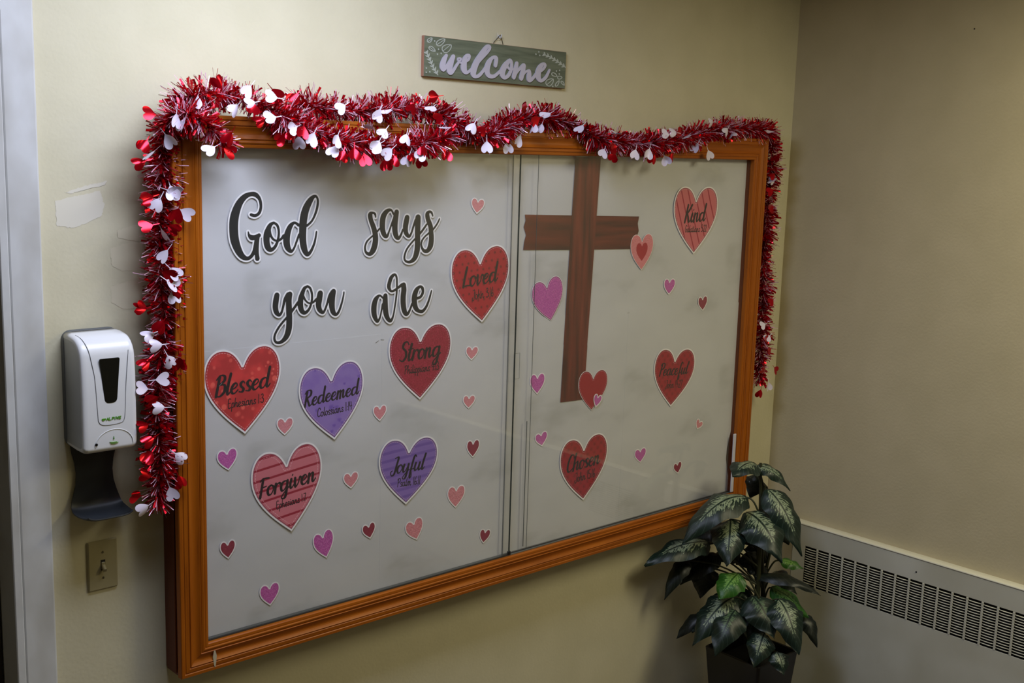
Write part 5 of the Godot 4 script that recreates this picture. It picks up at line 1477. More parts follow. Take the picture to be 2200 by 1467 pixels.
# ------------------------------------------------------------------ potted plant
func leaf_texture(kind: int) -> ImageTexture:
	# 1 variegated, 2 plain dark, 3 fresh green, 4 dark with a little cream
	var n := 256
	var c := Canvas.new(n)
	var deep: Color = [Color(0.055, 0.115, 0.075), Color(0.070, 0.135, 0.105), Color(0.045, 0.080, 0.062), Color(0.15, 0.33, 0.08), Color(0.072, 0.13, 0.105)][kind]
	var cream: Color = [Color.WHITE, Color(0.60, 0.645, 0.52), Color(0.12, 0.18, 0.10), Color(0.50, 0.66, 0.34), Color(0.36, 0.45, 0.32)][kind]
	var reach: float = [0, 0.70, 0.25, 0.62, 0.42][kind]
	c.fill(deep)
	var f := FastNoiseLite.new()
	f.seed = 3 + kind
	f.frequency = 1.0
	for y in n:
		for x in n:
			var u := absf(x / (n - 1.0) - 0.5) * 2.0
			var v := y / (n - 1.0)
			var along := v - u * 0.22                # side veins sweep forward
			var streak := f.get_noise_2d(along * 26.0 + (100.0 if x > n / 2 else 0.0), u * 3.0)
			var edge := reach * (0.62 + 0.95 * streak) * clampf(v * 9.0, 0.0, 1.0) * clampf((0.86 - v) * 2.6, 0.0, 1.0)
			var a := clampf((edge - u) * 9.0, 0.0, 1.0) * clampf((u - 0.035) * 30.0, 0.0, 1.0)
			a *= clampf(0.9 - 0.9 * clampf((0.15 - f.get_noise_2d(along * 60.0 + 40.0, u * 9.0)) * -3.0, 0.0, 1.0), 0.0, 1.0)
			c.blend(x, y, cream, a)
			var vein := fposmod(along * 9.0, 1.0)
			c.blend(x, y, deep.lightened(0.30), 0.5 * clampf((0.07 - absf(vein - 0.5)) * 16.0, 0.0, 1.0))
	return c.texture()

func leaf_mesh(a: Vector3, b: Vector3, width: float, roll: float, sag: float, eye: Vector3) -> ArrayMesh:
	var st := begin()
	var nl := 16
	var nw := 8
	var ctrl := (a + b) * 0.5 + Vector3(0, sag, 0) + (eye - (a + b) * 0.5).normalized() * sag * 0.5
	var P := []
	var N := []
	for i in nl + 1:
		var t := float(i) / nl
		var p := a.lerp(ctrl, t).lerp(ctrl.lerp(b, t), t)
		var tan := (ctrl - a).lerp(b - ctrl, t).normalized()
		var look := ((eye - p).normalized() * 0.8 + Vector3(0, 0.45, 0)).normalized()
		var side := tan.cross(look).normalized()
		side = side.rotated(tan, roll)
		var nrm := side.cross(tan).normalized()
		if nrm.dot(eye - p) < 0.0 and absf(roll) < 1.0:
			nrm = -nrm
		var prof := pow(sin(PI * pow(clampf(t * 0.985 + 0.012, 0.0, 1.0), 0.66)), 0.72) * (1.0 - 0.45 * clampf((t - 0.78) / 0.22, 0.0, 1.0))
		var row := []
		for j in nw + 1:
			var s := float(j) / nw * 2.0 - 1.0
			var wave := sin(t * 14.0 + s * 2.0 + a.x * 90.0) * 0.055 * width * absf(s)
			var cup := -absf(s) * absf(s) * width * 0.24 + 0.05 * width * absf(s)
			row.append(p + side * (s * width * 0.5 * prof * (1.0 + 0.05 * sin(t * 23.0 + s))) + nrm * (cup * prof + wave))
		P.append(row)
	for i in nl + 1:
		var row := []
		for j in nw + 1:
			var du: Vector3 = P[i][mini(j + 1, nw)] - P[i][maxi(j - 1, 0)]
			var dv: Vector3 = P[mini(i + 1, nl)][j] - P[maxi(i - 1, 0)][j]
			var n := du.cross(dv)
			n = n.normalized() if n.length() > 1e-12 else Vector3.UP
			if n.dot(eye - P[i][j]) < 0.0:
				n = -n
			row.append(n)
		N.append(row)
	for i in nl:
		for j in nw:
			var q := [[i, j], [i, j + 1], [i + 1, j + 1], [i + 1, j]]
			var p := []
			var n := []
			var uv := []
			for e in q:
				p.append(P[e[0]][e[1]])
				n.append(N[e[0]][e[1]])
				uv.append(Vector2(float(e[1]) / nw, float(e[0]) / nl))
			smooth_tri(st, [p[0], p[1], p[2]], [n[0], n[1], n[2]], [uv[0], uv[1], uv[2]])
			smooth_tri(st, [p[0], p[2], p[3]], [n[0], n[2], n[3]], [uv[0], uv[2], uv[3]])
	return st.commit()

func planter():
	var base := Vector3(-0.40, 0, 0.255)
	var t := thing("potted_plant", "artificial dieffenbachia with cream streaked leaves standing in the corner", "plant", base)
	var leaves := [
		[Vector3(-0.3968, 1.0406, 0.2115), Vector3(-0.5338, 1.0197, 0.2284), 0.0868, 1, 0.35, 0.03],
		[Vector3(-0.396, 1.0286, 0.215), Vector3(-0.3299, 0.9564, 0.3192), 0.0531, 1, -0.3, 0.05],
		[Vector3(-0.3367, 0.9759, 0.1986), Vector3(-0.3684, 0.904, 0.186), 0.0676, 2, 0, 0.02],
		[Vector3(-0.3949, 0.9633, 0.272), Vector3(-0.3872, 0.7679, 0.4195), 0.0917, 1, -0.15, 0.06],
		[Vector3(-0.4563, 0.9371, 0.2356), Vector3(-0.7108, 0.8029, 0.1709), 0.1041, 1, 0.35, 0.1],
		[Vector3(-0.4616, 0.8877, 0.242), Vector3(-0.4871, 0.7662, 0.411), 0.122, 1, -0.1, 0.06],
		[Vector3(-0.5107, 0.8658, 0.2158), Vector3(-0.6052, 0.7414, 0.2813), 0.0988, 1, 0.1, 0.03],
		[Vector3(-0.5469, 0.7787, 0.1613), Vector3(-0.7748, 0.722, 0.0758), 0.0918, 1, 0.35, 0.05],
		[Vector3(-0.5902, 0.7096, 0.11), Vector3(-0.6928, 0.5885, 0.0986), 0.0503, 2, 0.2, 0.05],
		[Vector3(-0.4939, 0.7243, 0.1671), Vector3(-0.6173, 0.6274, 0.1038), 0.0641, 2, 0.2, 0.03],
		[Vector3(-0.5064, 0.6703, 0.1268), Vector3(-0.5261, 0.5621, 0.1196), 0.081, 2, 0, 0.02],
		[Vector3(-0.5151, 0.6939, 0.2645), Vector3(-0.6196, 0.6257, 0.267), 0.0807, 3, 0.15, 0.02],
		[Vector3(-0.4271, 0.6637, 0.2693), Vector3(-0.3197, 0.6269, 0.4582), 0.0502, 2, -0.3, 0.05],
		[Vector3(-0.3264, 0.705, 0.297), Vector3(-0.2786, 0.6832, 0.3594), 0.0403, 3, -0.2, 0.01],
		[Vector3(-0.5096, 0.6036, 0.2489), Vector3(-0.6819, 0.4656, 0.2189), 0.0995, 1, 0.2, 0.06],
		[Vector3(-0.5408, 0.5785, 0.281), Vector3(-0.6677, 0.4559, 0.3028), 0.0958, 4, 0.1, 0.05],
		[Vector3(-0.5326, 0.5129, 0.1385), Vector3(-0.6062, 0.4268, 0.0909), 0.0459, 2, 0.2, 0.02],
		[Vector3(-0.4819, 0.618, 0.2983), Vector3(-0.5028, 0.5089, 0.4139), 0.1119, 4, -0.1, 0.04],
		[Vector3(-0.433, 0.6162, 0.3709), Vector3(-0.4734, 0.4731, 0.4901), 0.1008, 1, -0.12, 0.05],
		[Vector3(-0.4849, 0.508, 0.3618), Vector3(-0.5613, 0.4145, 0.3819), 0.0778, 1, 0, 0.03],
		[Vector3(-0.4769, 0.4559, 0.4084), Vector3(-0.4899, 0.392, 0.4522), 0.0595, 1, -0.1, 0.02],
		[Vector3(-0.3749, 0.6201, 0.2995), Vector3(-0.3241, 0.5376, 0.4195), 0.0719, 3, -0.25, 0.03],
		[Vector3(-0.3018, 0.532, 0.3863), Vector3(-0.311, 0.4408, 0.4535), 0.0479, 2, -0.1, 0.03],
		[Vector3(-0.3004, 0.826, 0.2658), Vector3(-0.2853, 0.7511, 0.2967), 0.073, 2, -0.1, 0.02],
		[Vector3(-0.4018, 0.7247, 0.21), Vector3(-0.3976, 0.6652, 0.241), 0.0889, 2, 0, 0.02],
		[Vector3(-0.4613, 0.8194, 0.1616), Vector3(-0.5632, 0.7452, 0.0991), 0.0911, 2, 0.3, 0.04],
		[Vector3(-0.4119, 0.7419, 0.1831), Vector3(-0.4809, 0.686, 0.1327), 0.0811, 2, 0.2, 0.02],
		[Vector3(-0.3538, 0.7618, 0.2179), Vector3(-0.3536, 0.6804, 0.2503), 0.0812, 2, -0.1, 0.02],
		[Vector3(-0.4007, 0.693, 0.2182), Vector3(-0.3664, 0.6428, 0.2884), 0.0646, 2, -0.2, 0.02],
		[Vector3(-0.445, 0.6435, 0.1889), Vector3(-0.4397, 0.5736, 0.2234), 0.0593, 2, 0.1, 0.02],
		[Vector3(-0.4249, 0.6059, 0.2296), Vector3(-0.4854, 0.5353, 0.2178), 0.0698, 4, 0.15, 0.02],
		[Vector3(-0.4861, 0.5931, 0.204), Vector3(-0.5723, 0.4992, 0.2015), 0.0799, 2, 0.15, 0.03],
		[Vector3(-0.3396, 0.5448, 0.3351), Vector3(-0.3361, 0.4667, 0.3835), 0.0696, 2, -0.1, 0.02],
		[Vector3(-0.4357, 0.5482, 0.2878), Vector3(-0.4996, 0.4692, 0.3022), 0.0795, 4, 0.05, 0.02],
		[Vector3(-0.4952, 0.5303, 0.1688), Vector3(-0.5795, 0.4562, 0.136), 0.0646, 1, 0.2, 0.03],
		[Vector3(-0.4136, 0.8178, 0.1918), Vector3(-0.4064, 0.7514, 0.2409), 0.0805, 2, -0.1, 0.02],
		[Vector3(-0.3316, 0.6639, 0.2879), Vector3(-0.2949, 0.5926, 0.3513), 0.0593, 2, -0.2, 0.02],
		[Vector3(-0.5175, 0.7239, 0.1182), Vector3(-0.5986, 0.6611, 0.0721), 0.0645, 2, 0.25, 0.03],
	]
	var mats := {}
	for k in [1, 2, 3, 4]:
		var m := flat_mat(Color.WHITE, 0.42, 0.45)
		m.albedo_texture = leaf_texture(k)
		m.texture_repeat = false
		mats[k] = m
	var eye := Vector3(-2.2, 2.2, 2.0) - base          # the way the leaves turn: out of the corner, towards the light
	var stem_m := flat_mat(Color(0.16, 0.17, 0.07), 0.5)
	var stalks := []
	# five stalks out of the pot
	for s in [[Vector3(0.00, 0.30, 0.00), Vector3(-0.005, 0.62, 0.01), Vector3(0.0, 0.86, 0.0), Vector3(0.01, 1.045, -0.02)], [Vector3(0.02, 0.30, 0.02), Vector3(0.02, 0.55, 0.02), Vector3(0.015, 0.80, 0.0), Vector3(0.015, 0.97, 0.0)], [Vector3(-0.02, 0.30, 0.01), Vector3(-0.025, 0.50, 0.03), Vector3(-0.03, 0.70, 0.03), Vector3(-0.03, 0.86, 0.03)], [Vector3(0.03, 0.30, -0.01), Vector3(0.045, 0.50, 0.0), Vector3(0.05, 0.64, 0.0), Vector3(0.06, 0.74, 0.01)], [Vector3(-0.02, 0.30, 0.03), Vector3(-0.05, 0.45, 0.05), Vector3(-0.06, 0.55, 0.06), Vector3(-0.08, 0.62, 0.07)]]:
		var st := begin()
		var p := smooth_path(s, 6)
		tube(st, p, 0.0105, 0.0045, 8)
		part(st, "stalk", stem_m, t)
		stalks.append(p)
	for l in leaves:
		var a: Vector3 = l[0] - base
		var b: Vector3 = l[1] - base
		var lf := part(leaf_mesh(a, b, l[2] * 1.22, l[4], l[5], eye), "leaf", mats[l[3]], t, ["", "", "dark green leaf", "fresh green leaf with cream streaks", ""][l[3]])
		# petiole from the nearest lower point of a stalk
		var best := Vector3.ZERO
		var bd := 1e9
		for s in stalks:
			for p in s:
				var d: float = p.distance_to(a) + maxf(0.0, p.y - a.y + 0.07) * 3.0
				if d < bd:
					bd = d
					best = p
		var st := begin()
		var midp := best.lerp(a, 0.55) + Vector3(0, 0.02, 0)
		tube(st, smooth_path([best, midp, a, a.lerp(b, 0.06)], 5), 0.0036, 0.0022, 6)
		part(st, "petiole", stem_m, lf)
	# square tapered pot
	var dark := flat_mat(Color(0.075, 0.06, 0.062), 0.4)
	var st := begin()
	var a := 0.112
	var rings := []
	for r in [[0.0, 0.078], [0.004, 0.081], [0.375, a], [0.392, a + 0.002], [0.395, a - 0.001], [0.393, a - 0.008], [0.345, a - 0.012]]:
		var ring := PackedVector3Array()
		for p in rounded(r[1] * 2.0, r[1] * 2.0, 0.010, 3):
			ring.append(Vector3(p.x, r[0], p.y))
		rings.append(ring)
	loft(st, rings, true, false)
	part(st, "pot", dark, t, "square dark brown pot")
	st = begin()
	rings = []
	for r in [[0.33, 0.098], [0.347, 0.098], [0.352, 0.05]]:
		var ring := PackedVector3Array()
		for p in rounded(r[1] * 2.0, r[1] * 2.0, 0.010, 3):
			ring.append(Vector3(p.x, r[0] + 0.002 * sin(p.x * 150.0), p.y))
		rings.append(ring)
	loft(st, rings)
	part(st, "moss_filling", flat_mat(Color(0.03, 0.03, 0.025), 0.95), t)

# ------------------------------------------------------------------ tinsel garlands
func garlands():
	var foil := flat_mat(Color(0.80, 0.03, 0.12), 0.16, 0.6)
	foil.metallic = 0.82
	var red_wire := flat_mat(Color(0.66, 0.04, 0.16), 0.3, 0.6)
	red_wire.metallic = 0.5
	var pale := flat_mat(Color(0.89, 0.70, 0.79), 0.3, 0.6)
	pale.metallic = 0.2
	var white := flat_mat(Color(0.84, 0.80, 0.86), 0.35, 0.5)
	M.g_foil = foil; M.g_red = red_wire; M.g_pale = pale; M.g_white = white
	# one heart charm of each kind, slightly dished, with its short stem
	M.charm = [charm_mesh(0.031, 0.12), charm_mesh(0.032, 0.5), charm_mesh(0.030, -0.5)]
	garland([Vector3(-2.4617, 1.2534, 0.075), Vector3(-2.4506, 1.3398, 0.072), Vector3(-2.4535, 1.4152, 0.07), Vector3(-2.454, 1.49, 0.07), Vector3(-2.4426, 1.5726, 0.066), Vector3(-2.4322, 1.6554, 0.064), Vector3(-2.4338, 1.7386, 0.062), Vector3(-2.4343, 1.8209, 0.06), Vector3(-2.4325, 1.9024, 0.06), Vector3(-2.4278, 1.9732, 0.06), Vector3(-2.427, 2.0435, 0.066), Vector3(-2.4206, 2.1014, 0.082), Vector3(-2.4012, 2.1209, 0.115), Vector3(-2.3578, 2.1008, 0.125), Vector3(-2.3143, 2.0622, 0.13)], "red and silver tinsel garland with heart charms hanging down the left edge of the frame", [
		["W", 0, Vector3(-2.434, 2.102, 0.1427), Vector3(-2.4125, 2.1096, 0.0959)],
		["W", 0, Vector3(-2.3664, 2.0443, 0.1581), Vector3(-2.3211, 2.0683, 0.1292)],
		["W", 0, Vector3(-2.4207, 1.9524, 0.0989), Vector3(-2.4295, 1.9471, 0.06)],
		["W", 1, Vector3(-2.419, 2.094, 0.1442), Vector3(-2.4084, 2.1137, 0.1028)],
		["W", 1, Vector3(-2.4346, 2.0616, 0.1182), Vector3(-2.4243, 2.0679, 0.0727)],
		["W", 1, Vector3(-2.4754, 2.0287, 0.1005), Vector3(-2.4271, 2.0324, 0.0651)],
		["R", 0, Vector3(-2.4807, 2.049, 0.085), Vector3(-2.427, 2.0435, 0.066)],
		["R", 0, Vector3(-2.491, 2.0133, 0.0828), Vector3(-2.4273, 2.0176, 0.0638)],
		["R", 0, Vector3(-2.4749, 2.1172, 0.101), Vector3(-2.4206, 2.1014, 0.082)],
		["R", 0, Vector3(-2.3166, 2.0415, 0.1606), Vector3(-2.3211, 2.0683, 0.1292)],
		["R", 0, Vector3(-2.3293, 2.0676, 0.1741), Vector3(-2.3211, 2.0683, 0.1292)],
		["R", 0, Vector3(-2.4179, 1.9016, 0.0957), Vector3(-2.4325, 1.9024, 0.06)],
		["R", 0, Vector3(-2.4798, 1.938, 0.0938), Vector3(-2.4305, 1.9322, 0.06)],
		["R", 0, Vector3(-2.4832, 1.8789, 0.0927), Vector3(-2.4332, 1.8724, 0.06)],
		["R", 0, Vector3(-2.4221, 1.8705, 0.0976), Vector3(-2.4332, 1.8724, 0.06)],
		["R", 0, Vector3(-2.4162, 1.7361, 0.0961), Vector3(-2.4335, 1.7255, 0.0623)],
		["R", 0, Vector3(-2.4951, 1.703, 0.0822), Vector3(-2.4328, 1.6904, 0.0632)],
		["R", 0, Vector3(-2.4351, 1.7723, 0.1042), Vector3(-2.434, 1.7732, 0.0612)],
		["W", 0, Vector3(-2.4247, 1.9499, 0.1009), Vector3(-2.4295, 1.9471, 0.06)],
		["W", 0, Vector3(-2.4634, 1.9244, 0.1063), Vector3(-2.4315, 1.9173, 0.06)],
		["W", 0, Vector3(-2.3913, 1.905, 0.079), Vector3(-2.4325, 1.9024, 0.06)],
		["W", 0, Vector3(-2.4218, 1.7759, 0.0985), Vector3(-2.434, 1.7732, 0.0612)],
		["W", 0, Vector3(-2.4292, 1.7522, 0.102), Vector3(-2.4339, 1.7559, 0.0616)],
		["W", 0, Vector3(-2.4239, 1.7224, 0.1005), Vector3(-2.4335, 1.7255, 0.0623)],
		["W", 1, Vector3(-2.4445, 1.8597, 0.1062), Vector3(-2.4336, 1.8552, 0.06)],
		["W", 1, Vector3(-2.4512, 1.8145, 0.1075), Vector3(-2.4342, 1.8079, 0.0603)],
		["R", 0, Vector3(-2.4921, 1.7025, 0.0822), Vector3(-2.4328, 1.6904, 0.0632)],
		["R", 0, Vector3(-2.4647, 1.6613, 0.1103), Vector3(-2.4322, 1.6554, 0.064)],
		["R", 0, Vector3(-2.4948, 1.5817, 0.0945), Vector3(-2.4426, 1.5726, 0.066)],
		["R", 0, Vector3(-2.4159, 1.5734, 0.0939), Vector3(-2.4426, 1.5726, 0.066)],
		["R", 0, Vector3(-2.4887, 1.501, 0.1157), Vector3(-2.454, 1.49, 0.07)],
		["R", 0, Vector3(-2.5045, 1.4454, 0.1019), Vector3(-2.4536, 1.4309, 0.07)],
		["R", 0, Vector3(-2.4973, 1.4111, 0.1102), Vector3(-2.453, 1.4033, 0.0703)],
		["R", 0, Vector3(-2.498, 1.373, 0.1099), Vector3(-2.4512, 1.3557, 0.0716)],
		["R", 0, Vector3(-2.5224, 1.2878, 0.0934), Vector3(-2.4593, 1.2716, 0.0744)],
		["R", 0, Vector3(-2.4172, 1.3016, 0.0921), Vector3(-2.4547, 1.308, 0.0731)],
		["R", 0, Vector3(-2.5032, 1.3348, 0.1063), Vector3(-2.4547, 1.308, 0.0731)],
		["W", 0, Vector3(-2.4744, 1.6221, 0.1101), Vector3(-2.4382, 1.6075, 0.0652)],
		["W", 0, Vector3(-2.4376, 1.5806, 0.1071), Vector3(-2.4426, 1.5726, 0.066)],
		["W", 0, Vector3(-2.4599, 1.5464, 0.1139), Vector3(-2.4468, 1.5422, 0.0675)],
		["W", 0, Vector3(-2.5027, 1.5281, 0.0958), Vector3(-2.4516, 1.5074, 0.0692)],
		["W", 0, Vector3(-2.4162, 1.359, 0.0924), Vector3(-2.4512, 1.3557, 0.0716)],
		["W", 0, Vector3(-2.4415, 1.2798, 0.1089), Vector3(-2.4593, 1.2716, 0.0744)],
		["W", 0, Vector3(-2.5108, 1.2561, 0.1055), Vector3(-2.4617, 1.2534, 0.075)],
		["W", 0, Vector3(-2.4749, 1.4851, 0.1173), Vector3(-2.454, 1.4782, 0.07)],
		["W", 1, Vector3(-2.4853, 1.644, 0.0964), Vector3(-2.436, 1.6249, 0.0647)],
	], 11)
	garland([Vector3(-2.3967, 2.1419, 0.07), Vector3(-2.3418, 2.1664, 0.075), Vector3(-2.2651, 2.1651, 0.08), Vector3(-2.2063, 2.1503, 0.1), Vector3(-2.157, 2.1212, 0.118), Vector3(-2.0743, 2.0892, 0.125), Vector3(-1.9853, 2.0668, 0.128), Vector3(-1.8623, 2.0617, 0.128), Vector3(-1.7617, 2.0742, 0.128), Vector3(-1.6773, 2.0949, 0.125)], "red tinsel garland swagged low over the left half of the top rail", [
		["W", 0, Vector3(-2.2598, 2.1736, 0.1326), Vector3(-2.2403, 2.1589, 0.0884)],
		["W", 0, Vector3(-2.207, 2.1648, 0.1443), Vector3(-2.1959, 2.1442, 0.1038)],
		["W", 0, Vector3(-2.2554, 2.1473, 0.1396), Vector3(-2.228, 2.1558, 0.0926)],
		["W", 0, Vector3(-2.2848, 2.1323, 0.1201), Vector3(-2.2527, 2.162, 0.0842)],
		["W", 0, Vector3(-2.2164, 2.1173, 0.1548), Vector3(-2.1751, 2.1319, 0.1114)],
		["W", 0, Vector3(-2.1647, 2.0961, 0.1653), Vector3(-2.1222, 2.1077, 0.1209)],
		["W", 0, Vector3(-2.1161, 2.0728, 0.1682), Vector3(-2.0743, 2.0892, 0.125)],
		["W", 0, Vector3(-2.136, 2.0629, 0.1483), Vector3(-2.1048, 2.101, 0.1224)],
		["W", 0, Vector3(-2.0539, 2.0718, 0.1742), Vector3(-2.0181, 2.075, 0.1269)],
		["W", 0, Vector3(-2.0549, 2.0464, 0.1638), Vector3(-2.0181, 2.075, 0.1269)],
		["W", 0, Vector3(-1.9447, 2.0609, 0.1754), Vector3(-1.9076, 2.0636, 0.128)],
		["W", 1, Vector3(-2.3751, 2.1433, 0.1176), Vector3(-2.362, 2.1574, 0.0732)],
		["W", 1, Vector3(-1.9532, 2.1026, 0.1581), Vector3(-1.9335, 2.0646, 0.128)],
		["R", 0, Vector3(-2.3202, 2.1918, 0.1141), Vector3(-2.3095, 2.1659, 0.0771)],
		["R", 0, Vector3(-2.2503, 2.135, 0.1405), Vector3(-2.2156, 2.1527, 0.0968)],
		["R", 0, Vector3(-2.2315, 2.1116, 0.1354), Vector3(-2.1959, 2.1442, 0.1038)],
		["R", 0, Vector3(-2.1801, 2.0734, 0.1385), Vector3(-2.1396, 2.1145, 0.1195)],
		["R", 0, Vector3(-2.1597, 2.0793, 0.1571), Vector3(-2.1222, 2.1077, 0.1209)],
		["R", 0, Vector3(-2.139, 2.0878, 0.1679), Vector3(-2.1048, 2.101, 0.1224)],
		["R", 0, Vector3(-2.0275, 2.0361, 0.1614), Vector3(-1.9853, 2.0668, 0.128)],
		["R", 0, Vector3(-1.9976, 2.0408, 0.1679), Vector3(-1.9594, 2.0657, 0.128)],
		["R", 0, Vector3(-1.9596, 2.0275, 0.1589), Vector3(-1.9335, 2.0646, 0.128)],
		["R", 0, Vector3(-2.1874, 2.1696, 0.1388), Vector3(-2.1855, 2.1381, 0.1076)],
		["W", 0, Vector3(-1.851, 2.0796, 0.1739), Vector3(-1.8199, 2.067, 0.128)],
		["W", 0, Vector3(-1.9141, 2.093, 0.1653), Vector3(-1.8817, 2.0625, 0.128)],
		["W", 0, Vector3(-1.9414, 2.061, 0.1754), Vector3(-1.9076, 2.0636, 0.128)],
		["W", 0, Vector3(-1.9064, 2.0451, 0.172), Vector3(-1.8817, 2.0625, 0.128)],
		["W", 0, Vector3(-1.8339, 2.0277, 0.1572), Vector3(-1.8199, 2.067, 0.128)],
		["W", 0, Vector3(-1.8017, 2.0426, 0.1663), Vector3(-1.7776, 2.0722, 0.128)],
		["W", 1, Vector3(-1.7249, 2.1113, 0.1692), Vector3(-1.6906, 2.0916, 0.1255)],
		["R", 0, Vector3(-1.8786, 2.0258, 0.1604), Vector3(-1.8623, 2.0617, 0.128)],
		["R", 0, Vector3(-1.8895, 2.0169, 0.147), Vector3(-1.8623, 2.0617, 0.128)],
		["R", 0, Vector3(-1.7947, 2.0527, 0.1711), Vector3(-1.7617, 2.0742, 0.128)],
		["R", 0, Vector3(-1.7034, 2.0437, 0.1471), Vector3(-1.7084, 2.0873, 0.1261)],
		["R", 0, Vector3(-1.7828, 2.0252, 0.147), Vector3(-1.7776, 2.0722, 0.128)],
		["R", 0, Vector3(-1.8202, 2.0351, 0.1626), Vector3(-1.7988, 2.0696, 0.128)],
	], 12)
